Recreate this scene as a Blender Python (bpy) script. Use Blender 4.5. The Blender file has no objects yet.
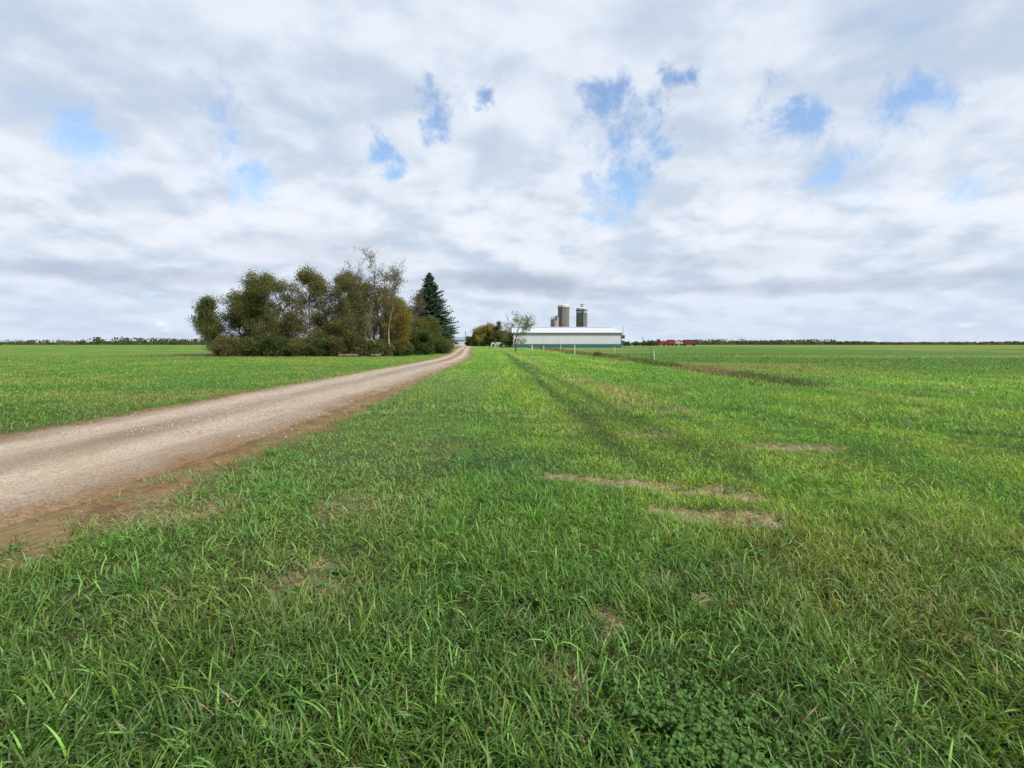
import bpy, math, random
import numpy as np
from mathutils import Vector

# ------------------------------------------------------------------ camera, world, sun, exposure
sc = bpy.context.scene
F = 532.0                     # focal length in pixels
PITCH = math.radians(4.246)
EYE = 1.6
cam_d = bpy.data.cameras.new("camera"); cam = bpy.data.objects.new("camera", cam_d)
sc.collection.objects.link(cam)
cam_d.sensor_width = 36; cam_d.lens = F * 36 / 1024
cam_d.clip_start = 0.05; cam_d.clip_end = 12000
cam.location = (0, 0, EYE); cam.rotation_euler = (math.pi / 2 - PITCH, 0, 0)
sc.camera = cam

SUN_DIR = Vector((0.62, -0.42, 0.72)).normalized()      # towards the sun: right, behind the camera
elev = math.asin(SUN_DIR.z); azim = math.atan2(SUN_DIR.x, SUN_DIR.y)
sl = bpy.data.lights.new("sun", 'SUN'); sl.energy = 4.0; sl.angle = math.radians(7); sl.color = (1, .95, .87)
so = bpy.data.objects.new("sun", sl); sc.collection.objects.link(so)
so.rotation_euler = (-SUN_DIR).to_track_quat('-Z', 'Y').to_euler()

sc.view_settings.view_transform = 'Standard'; sc.view_settings.look = 'None'
sc.view_settings.gamma = 1; sc.view_settings.exposure = 0.45; sc.view_settings.use_curve_mapping = False
sc.cycles.use_denoising = True
sc.cycles.max_bounces = 6; sc.cycles.diffuse_bounces = 3; sc.cycles.transmission_bounces = 4

def pix_dir(px, py):
    u = (px - 512) / F; v = (384 - py) / F
    c, s = math.cos(PITCH), math.sin(PITCH)
    return Vector((u, c + v * s, -s + v * c)).normalized()

class NT:
    """tiny node-tree helper"""
    def __init__(s, tree): s.t = tree; s.n = tree.nodes; s.l = tree.links; s.n.clear()
    def add(s, typ, ins=None, **kw):
        n = s.n.new(typ)
        for k, v in kw.items(): setattr(n, k, v)
        for k, v in (ins or {}).items():
            if hasattr(v, 'is_output') and hasattr(v, 'node'): s.l.new(v, n.inputs[k])
            else: n.inputs[k].default_value = v
        return n
    def math(s, op, a, b=0.0, c=0.0, clamp=False):
        n = s.add('ShaderNodeMath', {0: a, 1: b, 2: c}, operation=op); n.use_clamp = clamp; return n.outputs[0]
    def vmath(s, op, a, b=(0, 0, 0)):
        n = s.add('ShaderNodeVectorMath', {0: a, 1: b}, operation=op)
        return n.outputs['Value'] if op in ('LENGTH', 'DISTANCE', 'DOT_PRODUCT') else n.outputs[0]
    def rng(s, v, a, b, c=0.0, d=1.0, smooth=True):
        n = s.add('ShaderNodeMapRange', {0: v, 1: a, 2: b, 3: c, 4: d})
        n.interpolation_type = 'SMOOTHSTEP' if smooth else 'LINEAR'; return n.outputs[0]
    def noise(s, vec, scale, detail=4, rough=.5, dist=0.0, out='Fac'):
        n = s.add('ShaderNodeTexNoise', {'Scale': scale, 'Detail': detail, 'Roughness': rough, 'Distortion': dist})
        if vec is not None: s.l.new(vec, n.inputs['Vector'])
        return n.outputs[out]
    def mix(s, f, a, b, mode='MIX'):
        n = s.add('ShaderNodeMix', data_type='RGBA', blend_type=mode)
        for i, v in ((0, f), (6, a), (7, b)):
            if hasattr(v, 'is_output') and hasattr(v, 'node'): s.l.new(v, n.inputs[i])
            else: n.inputs[i].default_value = v if i == 0 or len(v) == 4 else (*v, 1)
        return n.outputs[2]

world = bpy.data.worlds.new("World"); sc.world = world; world.use_nodes = True
w = NT(world.node_tree)
sky = w.add('ShaderNodeTexSky', sky_type='NISHITA', sun_disc=False, sun_elevation=elev, sun_rotation=azim,
            air_density=1.0, dust_density=0.2, ozone_density=2.0)
blue = w.add('ShaderNodeBackground', {'Color': sky.outputs[0], 'Strength': 0.15})
gen = w.add('ShaderNodeTexCoord').outputs['Generated']
sep = w.add('ShaderNodeSeparateXYZ', {0: gen})
zc = w.math('ADD', w.math('MAXIMUM', sep.outputs[2], 0.0), 0.26)
plane = w.add('ShaderNodeCombineXYZ', {0: w.math('DIVIDE', sep.outputs[0], zc), 1: w.math('DIVIDE', sep.outputs[1], zc), 2: 0.0}).outputs[0]
# two cloud decks seen from below on a flat layer
n_big = w.noise(plane, 1.15, 4, .5, .2)
n_puff = w.noise(plane, 3.3, 7, .54, .15)
n_fine = w.noise(plane, 9.0, 5, .6)
warp = w.noise(gen, 9.0, 6, .62, 0.0, 'Color')
wv = w.add('ShaderNodeVectorMath', {0: warp, 1: (.5, .5, .5)}, operation='SUBTRACT').outputs[0]
wv = w.add('ShaderNodeVectorMath', {0: wv, 'Scale': 0.16}, operation='SCALE').outputs[0]
gd = w.vmath('ADD', gen, wv)
# gaps in the cloud deck where the blue shows
holes = [(384, 150, .038, .95), (408, 142, .020, .5), (440, 116, .034, 1), (482, 100, .022, .9), (500, 122, .018, .5),
         (436, 196, .026, .45), (400, 184, .02, .35), (610, 110, .045, 1), (628, 134, .050, 1), (642, 112, .03, .9),
         (658, 154, .045, 1), (640, 178, .045, 1), (606, 214, .046, 1), (624, 198, .036, 1), (676, 80, .026, .95),
         (690, 72, .022, .9), (600, 225, .02, .9), (676, 150, .024, .8), (795, 120, .05, .9), (840, 170, .05, .8), (905, 90, .05, .7),
         (250, 190, .05, .7), (215, 120, .05, .9), (100, 150, .05, .9), (960, 190, .03, .6)]
hole = None
for hx, hy, r, a in holes:
    d = w.vmath('DISTANCE', gd, tuple(pix_dir(hx, hy)))
    m = w.rng(d, 0.0, r * 2.0, a, 0.0, smooth=False)
    hole = m if hole is None else w.math('MAXIMUM', hole, m)
thin = w.rng(w.math('ADD', w.math('MULTIPLY', n_puff, .6), w.math('MULTIPLY', n_big, .4)), .30, .42, .35, 0.0)
n_rag = w.noise(gen, 17.0, 8, .66, .4)
n_rag2 = w.math('ADD', w.math('MULTIPLY', n_rag, .75), w.math('MULTIPLY', n_puff, .45))
hole = w.rng(w.math('ADD', hole, w.math('MULTIPLY', w.math('SUBTRACT', n_rag2, .58), 2.3)), .38, .98, 0.0, 1.0)
clear = w.math('MAXIMUM', hole, thin, clamp=True)
# brightness of the cloud bases
bright = w.math('ADD', w.math('MULTIPLY', n_big, .55), w.math('MULTIPLY', n_puff, .45))
off = w.vmath('ADD', plane, (.07, -.10, 0))
lit = w.math('SUBTRACT', n_puff, w.noise(off, 3.3, 7, .54, .15))       # cloud sides turned to the sun
bright = w.math('ADD', bright, w.math('MULTIPLY', lit, .42))
bright = w.math('ADD', bright, w.math('MULTIPLY', w.math('SUBTRACT', n_fine, .5), .12))
bright = w.rng(bright, .34, .63)
ccol = w.mix(bright, (.53, .62, .75), (.78, .83, .92))
# bright rolls in the middle elevations, greyer towards the horizon and overhead
el = sep.outputs[2]
mid = w.math('MULTIPLY', w.rng(el, .12, .20), w.rng(el, .36, .22))
ccol = w.mix(w.math('MULTIPLY', mid, w.rng(n_puff, .40, .62, .1, .65)), ccol, (.86, .89, .96))
low = w.rng(el, .13, .02)
ccol = w.mix(w.math('MULTIPLY', low, .6), ccol, (.62, .71, .85))
gd2 = w.vmath('ADD', gen, w.vmath('MULTIPLY', wv, (.9, .9, .22)))
# long grey shelf clouds low in the sky
for (hx, hy, rx, rz, a) in ((525, 283, .13, .020, .85), (470, 276, .10, .010, .45), (610, 292, .14, .010, .35), (345, 250, .14, .03, .3),
                           (690, 262, .16, .02, .25), (860, 285, .25, .014, .45), (150, 275, .25, .014, .45)):
    c = pix_dir(hx, hy)
    sv = w.vmath('SUBTRACT', gd2, tuple(c))
    sv = w.vmath('MULTIPLY', sv, (1 / rx, 0, 1 / rz))
    m = w.rng(w.vmath('LENGTH', sv), .3, 1.5, a, 0)
    ccol = w.mix(m, ccol, (.40, .46, .58))
cl = w.add('ShaderNodeBackground', {'Color': ccol, 'Strength': 0.78})
ms = w.add('ShaderNodeMixShader', {0: w.math('MULTIPLY', clear, .95, clamp=True), 1: cl.outputs[0], 2: blue.outputs[0]})
w.add('ShaderNodeOutputWorld', {0: ms.outputs[0]})

# ------------------------------------------------------------------ helpers
C = sc.collection
RS = np.random.default_rng(11)

def smooth(a, b, x):
    t = np.clip((np.asarray(x, float) - a) / (b - a), 0, 1); return t * t * (3 - 2 * t)

def hgt(y):                       # the field rises very gently away from the camera
    return 0.95 * smooth(70, 190, y)

def _h(ix, iy, s):
    n = (ix.astype(np.int64) * 374761393 + iy.astype(np.int64) * 668265263 + s * 974711) & 0xffffffff
    n = ((n ^ (n >> 13)) * 1274126177) & 0xffffffff
    return ((n ^ (n >> 16)) & 0xffff) / 65535.0

def vnoise(x, y, s=0):
    ix = np.floor(x); iy = np.floor(y); fx = x - ix; fy = y - iy
    fx = fx * fx * (3 - 2 * fx); fy = fy * fy * (3 - 2 * fy)
    ix = ix.astype(np.int64); iy = iy.astype(np.int64)
    return ((_h(ix, iy, s) * (1 - fx) + _h(ix + 1, iy, s) * fx) * (1 - fy) +
            (_h(ix, iy + 1, s) * (1 - fx) + _h(ix + 1, iy + 1, s) * fx) * fy)

def fbm(x, y, s=0, o=4):
    x = np.asarray(x, float); y = np.asarray(y, float)
    a = 0; amp = .5; tot = 0
    for k in range(o):
        a = a + amp * vnoise(x * 2 ** k + 17.3 * k, y * 2 ** k - 9.1 * k, s + k); tot += amp; amp *= .55
    return a / tot

def road_x(y):
    return np.interp(y, [-60, 50, 62, 75, 95, 115, 150, 200, 300, 420], [-6.6, -6.65, -7.0, -7.8, -9.2, -10.8, -13.1, -16.6, -25, -36])
def road_w(y):                    # half width
    return np.interp(y, [-60, 20, 60, 120, 420], [2.2, 2.15, 1.85, 1.75, 1.75])
def weed_x(y):                    # the unmown strip under the fence
    return np.interp(y, [0, 33, 48, 74, 105, 140, 200], [10.8, 11.3, 11.9, 12.0, 10.6, 7.0, 2.0])

def at(px, py):
    """ground point of the place that the photograph shows there"""
    d = pix_dir(px, py)
    lo, hi = .5, 3000.
    for _ in range(60):
        m = (lo + hi) / 2
        z = EYE + d.z / d.y * m
        if z > float(hgt(m)): lo = m
        else: hi = m
    return Vector((d.x / d.y * lo, lo, float(hgt(lo))))

def make_mesh(name, verts, faces, mat, parent=None, col=None, smoothf=False, loc=None):
    """faces: list of (n,k) int arrays"""
    me = bpy.data.meshes.new(name)
    verts = np.asarray(verts, np.float32)
    fl = [np.asarray(f, np.int32) for f in faces if len(f)]
    me.vertices.add(len(verts)); me.vertices.foreach_set('co', verts.ravel())
    loops = np.concatenate([f.ravel() for f in fl])
    tot = np.concatenate([np.full(len(f), f.shape[1], np.int32) for f in fl])
    st = np.concatenate([[0], np.cumsum(tot)[:-1]]).astype(np.int32)
    me.loops.add(len(loops)); me.loops.foreach_set('vertex_index', loops)
    me.polygons.add(len(tot)); me.polygons.foreach_set('loop_start', st); me.polygons.foreach_set('loop_total', tot)
    me.polygons.foreach_set('use_smooth', np.full(len(tot), bool(smoothf)))
    me.update(calc_edges=True)
    if col is not None:
        a = me.color_attributes.new('Col', 'FLOAT_COLOR', 'POINT')
        c4 = np.ones((len(verts), 4), np.float32); c4[:, :3] = col
        a.data.foreach_set('color', c4.ravel())
    me.materials.append(mat)
    o = bpy.data.objects.new(name, me); C.objects.link(o)
    if parent: o.parent = parent
    if loc is not None: o.location = loc
    return o

class MB:
    """collects simple solids into one mesh"""
    def __init__(s): s.v = []; s.f = {}; s.n = 0
    def add(s, v, f):
        for q in f: s.f.setdefault(len(q), []).append([i + s.n for i in q])
        s.v.extend([tuple(p) for p in v]); s.n += len(v); return s
    def box(s, x0, x1, y0, y1, z0, z1):
        v = [(x, y, z) for x in (x0, x1) for y in (y0, y1) for z in (z0, z1)]
        return s.add(v, [(0, 1, 3, 2), (4, 6, 7, 5), (0, 4, 5, 1), (2, 3, 7, 6), (0, 2, 6, 4), (1, 5, 7, 3)])
    def prism(s, poly, y0, y1, axis='y'):
        n = len(poly)
        mk = (lambda a, b, t: (a, t, b)) if axis == 'y' else (lambda a, b, t: (t, a, b)) if axis == 'x' else (lambda a, b, t: (a, b, t))
        v = [mk(a, b, y0) for a, b in poly] + [mk(a, b, y1) for a, b in poly]
        f = [tuple(range(n))[::-1], tuple(range(n, 2 * n))] + [(i, (i + 1) % n, n + (i + 1) % n, n + i) for i in range(n)]
        return s.add(v, f)
    def tube(s, a, b, r0, r1=None, n=8, caps=True):
        a = Vector(a); b = Vector(b); r1 = r0 if r1 is None else r1
        d = (b - a).normalized(); u = d.orthogonal().normalized(); w_ = d.cross(u)
        v = []
        for p, r in ((a, r0), (b, r1)):
            for i in range(n):
                t = 2 * math.pi * i / n; v.append(p + u * math.cos(t) * r + w_ * math.sin(t) * r)
        f = [(i, (i + 1) % n, n + (i + 1) % n, n + i) for i in range(n)]
        if caps: f += [tuple(range(n))[::-1], tuple(range(n, 2 * n))]
        return s.add(v, f)
    def lathe(s, prof, n=24, c=(0, 0, 0)):
        v = []; f = []
        for r, z in prof:
            for i in range(n):
                t = 2 * math.pi * i / n; v.append((c[0] + r * math.cos(t), c[1] + r * math.sin(t), c[2] + z))
        for k in range(len(prof) - 1):
            for i in range(n):
                j = (i + 1) % n; f.append((k * n + i, k * n + j, (k + 1) * n + j, (k + 1) * n + i))
        return s.add(v, f)
    def build(s, name, mat, parent=None, loc=None, smoothf=False):
        return make_mesh(name, s.v, [s.f[k] for k in s.f], mat, parent, None, smoothf, loc)

def tag(o, label=None, cat=None, group=None, kind=None):
    if label: o['label'] = label
    if cat: o['category'] = cat
    if group: o['group'] = group
    if kind: o['kind'] = kind
    return o
def empty(name, loc, label, cat, group=None, rz=0, scale=1):
    o = bpy.data.objects.new(name, None); C.objects.link(o); o.location = loc; o.rotation_euler.z = rz
    o.scale = (scale,) * 3; o.empty_display_size = .3
    return tag(o, label, cat, group)
def copy_thing(root, loc, rz, scale, label):
    r = root.copy(); C.objects.link(r); r.location = loc; r.rotation_euler.z = rz; r.scale = scale if hasattr(scale, '__len__') else (scale,) * 3
    r['label'] = label
    for ch in [c for c in sc.objects if c.parent == root]:
        c = ch.copy(); C.objects.link(c); c.parent = r
        for g in [q for q in sc.objects if q.parent == ch]:
            d = g.copy(); C.objects.link(d); d.parent = c
    return r

# ------------------------------------------------------------------ materials
def pmat(name, col, rough=.7, metal=0, noise=None, bump=None, spec=.3):
    """plain procedural surface: base colour, weathering noise (scale, amount), bump (scale, distance)"""
    m = bpy.data.materials.new(name); m.use_nodes = True; t = NT(m.node_tree)
    oc = t.add('ShaderNodeTexCoord').outputs['Object']
    c = (*col, 1)
    base = None
    if noise:
        f = t.rng(t.noise(oc, noise[0], 6, .6), .3, .7)
        a = tuple(min(1, x * (1 - noise[1])) for x in col); b = tuple(min(1, x * (1 + noise[1])) for x in col)
        base = t.mix(f, a, b)
    p = t.add('ShaderNodeBsdfPrincipled', {'Base Color': base if base is not None else c, 'Roughness': rough, 'Metallic': metal, 'Specular IOR Level': spec})
    if bump:
        bn = t.add('ShaderNodeBump', {'Height': t.noise(oc, bump[0], 5), 'Distance': bump[1], 'Strength': .7})
        t.l.new(bn.outputs[0], p.inputs['Normal'])
    t.add('ShaderNodeOutputMaterial', {0: p.outputs[0]})
    return m

def leaf_mat(name, trans=.35, rough=.55, spec=.25, tcol=(1.15, 1.25, .6)):
    m = bpy.data.materials.new(name); m.use_nodes = True; t = NT(m.node_tree)
    a = t.add('ShaderNodeAttribute', attribute_name='Col').outputs['Color']
    p = t.add('ShaderNodeBsdfPrincipled', {'Base Color': a, 'Roughness': rough, 'Specular IOR Level': spec})
    tr = t.add('ShaderNodeBsdfTranslucent', {'Color': t.mix(1.0, a, tcol, 'MULTIPLY')})
    mx = t.add('ShaderNodeMixShader', {0: trans, 1: p.outputs[0], 2: tr.outputs[0]})
    t.add('ShaderNodeOutputMaterial', {0: mx.outputs[0]})
    return m

M_leaf = leaf_mat('leaf', .45); M_blade = leaf_mat('grass_blade', .32, .47, .28)
M_needle = leaf_mat('needle', .12, .6, .2)
def bark_mat(name, c0, c1, sc_=6):
    m = bpy.data.materials.new(name); m.use_nodes = True; t = NT(m.node_tree)
    oc = t.add('ShaderNodeTexCoord').outputs['Object']
    st = t.vmath('MULTIPLY', oc, (1, 1, .2))
    n = t.noise(st, sc_, 6, .65)
    p = t.add('ShaderNodeBsdfPrincipled', {'Base Color': t.mix(t.rng(n, .35, .65), c0, c1), 'Roughness': .9, 'Specular IOR Level': .1})
    b = t.add('ShaderNodeBump', {'Height': n, 'Distance': .03}); t.l.new(b.outputs[0], p.inputs['Normal'])
    t.add('ShaderNodeOutputMaterial', {0: p.outputs[0]}); return m
M_bark = bark_mat('bark_dark', (.055, .045, .035), (.15, .125, .10))
M_barkpale = bark_mat('bark_pale', (.16, .145, .12), (.40, .37, .32))

# ground sheet: the colour attribute holds vegetation colour with shade among the blades painted in, fine structure comes from noise
mg = bpy.data.materials.new('field_grass'); mg.use_nodes = True; t = NT(mg.node_tree)
oc = t.add('ShaderNodeTexCoord').outputs['Object']
a = t.add('ShaderNodeAttribute', attribute_name='Col').outputs['Color']
n1 = t.noise(oc, 9, 6, .7); n2 = t.noise(oc, 1.1, 5, .65); n3 = t.noise(oc, 60, 3, .6)
c = t.mix(t.rng(n1, .3, .7, .0, .75), a, t.mix(1.0, a, (.45, .50, .40), 'MULTIPLY'))
c = t.mix(t.rng(n2, .35, .7, 0, .5), c, t.mix(1.0, a, (1.35, 1.25, .95), 'MULTIPLY'))
c = t.mix(t.rng(n3, .4, .7, 0, .35), c, t.mix(1.0, a, (.4, .42, .4), 'MULTIPLY'))
p = t.add('ShaderNodeBsdfPrincipled', {'Base Color': c, 'Roughness': .9, 'Specular IOR Level': .1})
hsum = t.math('ADD', n1, t.math('MULTIPLY', n2, 2.0))
b = t.add('ShaderNodeBump', {'Height': hsum, 'Distance': .12, 'Strength': .8}); t.l.new(b.outputs[0], p.inputs['Normal'])
t.add('ShaderNodeOutputMaterial', {0: p.outputs[0]})

# gravel
mr = bpy.data.materials.new('gravel'); mr.use_nodes = True; t = NT(mr.node_tree)
oc = t.add('ShaderNodeTexCoord').outputs['Object']
a = t.add('ShaderNodeAttribute', attribute_name='Col').outputs['Color']
vo = t.add('ShaderNodeTexVoronoi', {'Vector': oc, 'Scale': 38.0}); vo2 = t.add('ShaderNodeTexVoronoi', {'Vector': oc, 'Scale': 95.0})
sv = t.add('ShaderNodeSeparateColor', {0: vo.outputs['Color']}).outputs[0]
big = t.noise(t.vmath('MULTIPLY', oc, (1.6, .35, 1)), 1.5, 6, .65)
c = t.mix(t.rng(sv, 0, 1, 0, .85), a, t.mix(1.0, a, (.62, .585, .54), 'MULTIPLY'))
c = t.mix(t.rng(big, .42, .68, 0, .55), c, t.mix(1.0, a, (.66, .57, .50), 'MULTIPLY'))
p = t.add('ShaderNodeBsdfPrincipled', {'Base Color': c, 'Roughness': .92, 'Specular IOR Level': .15})
b = t.add('ShaderNodeBump', {'Height': t.math('ADD', vo.outputs['Distance'], t.math('MULTIPLY', vo2.outputs['Distance'], .5)), 'Distance': .025, 'Strength': .8}); b.invert = True
t.l.new(b.outputs[0], p.inputs['Normal'])
t.add('ShaderNodeOutputMaterial', {0: p.outputs[0]})

# ------------------------------------------------------------------ what grows where
GREEN = np.array([.112, .245, .034]); LIME = np.array([.195, .310, .042]); DEEP = np.array([.055, .135, .032])
BLUEG = np.array([.115, .225, .060]); STRAW = np.array([.36, .29, .16]); BROWN = np.array([.20, .125, .070])
SOIL = np.array([.085, .065, .040]); RUSSET = np.array([.27, .155, .09])
def lerp(a, b, t): return a + (b - a) * np.asarray(t)[..., None]

def dry_mask(x, y):
    """bare, dried-out patches"""
    wx = (fbm(x * 2.2, y * 2.2, 5) - .5) * .5; wy = (fbm(x * 2.2, y * 2.2, 25) - .5) * .5
    m = np.zeros_like(x)
    for cx, cy, rx, ry, a in ((.46, 6.4, .22, .16, 1), (.78, 6.15, .28, .15, 1), (1.2, 6.0, .34, .15, 1), (1.65, 6.15, .34, .15, 1), (2.0, 5.75, .3, .16, 1), (2.4, 5.5, .3, .15, .9),
                              (1.55, 5.02, .2, .13, 1), (1.85, 4.85, .28, .15, 1), (2.25, 4.75, .3, .14, .9), (1.05, 3.55, .13, .12, .55),
                              (1.28, 3.2, .12, .10, .55), (.30, 2.52, .12, .10, .5), (-1.45, 3.55, .25, .3, .42), (-1.5, 5.2, .4, .5, .3),
                              (2.4, 9.3, .5, .2, .4), (3.9, 12.6, .6, .4, .4), (.9, 9.6, .3, .25, .3), (.55, 3.0, .10, .1, .6),
                              (-3.2, 5.0, .6, .5, .5), (4.4, 8.2, .7, .4, .6)):
        d = np.sqrt(((x + wx - cx) / rx) ** 2 + ((y + wy - cy) / ry) ** 2)
        m = np.maximum(m, a * (1 - smooth(.55, 1.5, d)))
    return m * smooth(.30, .62, fbm(x * 5, y * 9, 61) * .8 + .12 + .2 * m)

def line_mask(x, y, x0, k, wd, amp=.25, s=3):
    c = x0 + k * y + (fbm(y * .25, y * 0 + s, s) - .5) * amp * 2
    return np.exp(-((x - c) / wd) ** 2)

def shoulder_mask(x, y):
    r = road_x(y) + road_w(y)
    wd = np.interp(y, [-10, 5, 12, 20, 28, 60, 300], [1.1, 1.05, 1.0, .8, .45, .28, .25])
    e = (fbm(x * 1.3, y * 1.3, 77) - .5) * .6
    m = 1 - smooth(wd * .55, wd * 1.15, x - r + e * wd)
    l = road_x(y) - road_w(y)
    m2 = 1 - smooth(.12, .45, l - x + e * .4)
    return np.where(x > road_x(y), m, m2)

def gcol(x, y):
    """plant colour at a place, with canopy shade painted in near the camera"""
    st = fbm((x + .04 * y) * .9, y * .05, 7)           # long mown stripes
    pa = fbm(x * .35, y * .22, 9); pb = fbm(x * 1.7, y * 1.7, 13)
    c = lerp(GREEN, LIME, smooth(.42, .66, st * .6 + pa * .4))
    c = lerp(c, DEEP, smooth(.50, .72, pb) * .55)
    c = lerp(c, BLUEG, smooth(-.3, -1.2, x) * smooth(3, 6, y) * (1 - smooth(20, 40, y)) * .65)   # greyer along the left verge
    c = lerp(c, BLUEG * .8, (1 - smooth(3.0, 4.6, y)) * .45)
    c = c * (1 - .28 * (1 - smooth(2.5, 6, y)))[..., None]  # near grass darkened in colour for the shade seen down between blades
    c = lerp(c, LIME * 1.05, line_mask(x, y, 1.0, -.035, .35) * .45 * smooth(6, 10, y))
    c = lerp(c, DEEP * .8, line_mask(x, y, 1.95, -.032, .30, .12) * .75 * smooth(5.5, 8, y) * (1 - smooth(70, 120, y)))
    c = lerp(c, DEEP * .9, line_mask(x, y, 3.1, -.045, .34, .2, 8) * .7 * smooth(6, 9, y) * (1 - smooth(60, 110, y)))
    c = lerp(c, STRAW * .8, line_mask(x, y, 4.3, -.05, .9, .4, 12) * .5 * smooth(.45, .62, fbm(x * .9, y * .5, 31)) * smooth(8, 12, y))
    dd = np.exp(-(((x + .45) / .85) ** 2 + ((y - 7.2) / .8) ** 2))         # matted darker windrow
    c = lerp(c, np.array([.045, .12, .045]), dd * .6)
    wd = np.abs(x - weed_x(y) - .3) / np.interp(y, [20, 60, 150], [.7, 1.0, 1.6])
    wm = (1 - smooth(.5, 1.4, wd + (fbm(x, y * .4, 41) - .5) * .8)) * smooth(14, 26, y) * (1 - smooth(150, 200, y))
    c = lerp(c, np.array([.17, .13, .065]), wm * .75)
    far = smooth(0, 3, x - weed_x(y)) * smooth(20, 40, y)                     # the hay field beyond the fence
    fs = fbm(x * .02, y * .07, 51)
    fcol = lerp(np.array([.055, .14, .022]), np.array([.17, .19, .055]), smooth(.46, .60, fs) * .9)
    fcol = lerp(fcol, np.array([.15, .20, .05]), smooth(130, 190, y) * .7)
    c = lerp(c, fcol, far * .85 * (1 - wm))
    lawn = smooth(0, .8, road_x(y) - road_w(y) - x)                           # mown lawn between drive and trees
    lc = lerp(np.array([.095, .22, .03]), np.array([.18, .25, .05]), smooth(.45, .65, fbm(x * .3, y * .3, 71)))
    c = lerp(c, lc, lawn * .8)
    c = lerp(c, np.array([.12, .09, .045]), smooth(68, 73, y) * (1 - smooth(100, 112, y)) * smooth(-60, -50, x) * lawn * smooth(-18, -20, x) * .7)  # leaf litter under the trees
    c = lerp(c, STRAW * .7, (1 - smooth(.1, 1.6, x - road_x(y) - road_w(y))) * .30 * (x > road_x(y)) * smooth(.4, .6, pb))
    ol = smooth(-.4, -1.1, x) * smooth(2.4, 3.2, y) * (1 - smooth(9, 16, y)) * smooth(.35, .60, fbm(x * 1.1, y * .6, 95))
    c = lerp(c, np.array([.19, .165, .065]), ol * .24)
    c = lerp(c, np.array([.20, .20, .06]), smooth(1.2, 2.2, x) * smooth(2, 3.2, y) * (1 - smooth(4, 5.5, y)) * smooth(.40, .6, fbm(x * 1.3, y * .9, 97)) * .4)
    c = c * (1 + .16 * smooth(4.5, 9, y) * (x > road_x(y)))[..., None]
    c = lerp(c, STRAW * .9, dry_mask(x, y) * .55)
    fleck = smooth(.52, .68, fbm(x * .8 + 3, y * .8, 91)) * smooth(6, 12, y)
    c = lerp(c, STRAW * .8, fleck * .15)
    return c

def relief(x, y):
    z = (fbm(x * .9, y * .9, 101) - .5) * .07 * smooth(.2, 2, np.abs(x - road_x(y)) - road_w(y))
    z = z - line_mask(x, y, 1.95, -.032, .25, .12) * .05 * (1 - smooth(60, 110, y))
    z = z + np.exp(-(((x + .45) / .7) ** 2 + ((y - 7.2) / .6) ** 2)) * .05
    inroad = 1 - smooth(-.1, .35, np.abs(x - road_x(y)) - road_w(y))
    return z * (1 - smooth(80, 150, y)) - .05 * inroad

# ------------------------------------------------------------------ the ground sheet
rings = np.concatenate([[0.05], np.geomspace(.4, 9000, 560)])
ang = np.concatenate([np.linspace(-52, 52, 700), np.linspace(52, 308, 150)[1:-1]]) * math.pi / 180
R, A = np.meshgrid(rings, ang, indexing='ij')
gx = (R * np.sin(A)).ravel(); gy = (R * np.cos(A)).ravel()
gz = hgt(gy) + relief(gx, gy)
nr, na = R.shape
i = np.arange(nr - 1)[:, None] * na; j = np.arange(na)[None, :]; j2 = (j + 1) % na
gf = np.stack([i + j, i + j2, i + na + j2, i + na + j], -1).reshape(-1, 4)[:, ::-1]
D = np.hypot(gx, gy)
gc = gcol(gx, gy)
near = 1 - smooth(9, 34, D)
under = lerp(SOIL * .8, gc * .42, .35 + .3 * fbm(gx * 3, gy * 3, 19))  # soil and plant colour darkened to paint occlusion beneath the near grass
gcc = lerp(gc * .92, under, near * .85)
dm = dry_mask(gx, gy)
pn = smooth(.35, .62, fbm(gx * 9, gy * 9, 65) * .6 + fbm(gx * 26, gy * 26, 66) * .4)
gcc = lerp(gcc, lerp(np.array([.20, .155, .095]), np.array([.50, .42, .275]), pn), dm * .95)
rus = lerp(RUSSET * .75, RUSSET * 1.15, smooth(.35, .65, fbm(gx * 5, gy * 5, 35)))
gcc = lerp(gcc, lerp(rus, STRAW * .8, smooth(.45, .6, fbm(gx * 3, gy * 2, 33)) * .6), shoulder_mask(gx, gy) * .9)
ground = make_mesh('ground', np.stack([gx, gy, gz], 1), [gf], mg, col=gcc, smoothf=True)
tag(ground, 'long green grass field with dry patches running to the horizon', 'ground', kind='structure')

# gravel drive
ry = np.concatenate([np.linspace(-30, 60, 361), np.geomspace(60.6, 330, 130)])
cx = np.linspace(-1, 1, 41)
RY, CX = np.meshgrid(ry, cx, indexing='ij')
edge = road_w(RY) * CX + np.sign(CX) * (np.abs(CX) > .99) * 0
wob = (fbm(RY * 1.4, np.sign(CX) * 10, 3) - .5) * .5 * np.abs(CX) ** 3 + (fbm(RY * 7, np.sign(CX) * 10, 4) - .5) * .16 * np.abs(CX) ** 6
rx = road_x(RY) + edge + wob * np.sign(CX)
crown_ = .035 * (1 - CX ** 2)
rut = -.02 * (np.exp(-((np.abs(CX) - .45) / .16) ** 2))
edgez = -.06 * smooth(.93, 1.0, np.abs(CX))
rz = hgt(RY) + .012 + crown_ + rut + edgez + (fbm(rx * 3, RY * 3, 6) - .5) * .02
track = np.exp(-((np.abs(CX) - .46) / .24) ** 2)
pale = np.array([.50, .42, .33]); mid_ = np.array([.28, .215, .155])
tt = np.clip(track * 1.1 + .28 * (1 - smooth(25, 70, RY)) + (fbm(rx * 1.2, RY * .25, 8) - .5) * .9, 0, 1)
rc = lerp(mid_, pale, tt)
rc = lerp(rc, BROWN * 1.2, smooth(.84, 1.0, np.abs(CX) + (fbm(rx * 2, RY * 2, 14) - .5) * .2) * .8)
n0, n1_ = RY.shape
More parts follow.
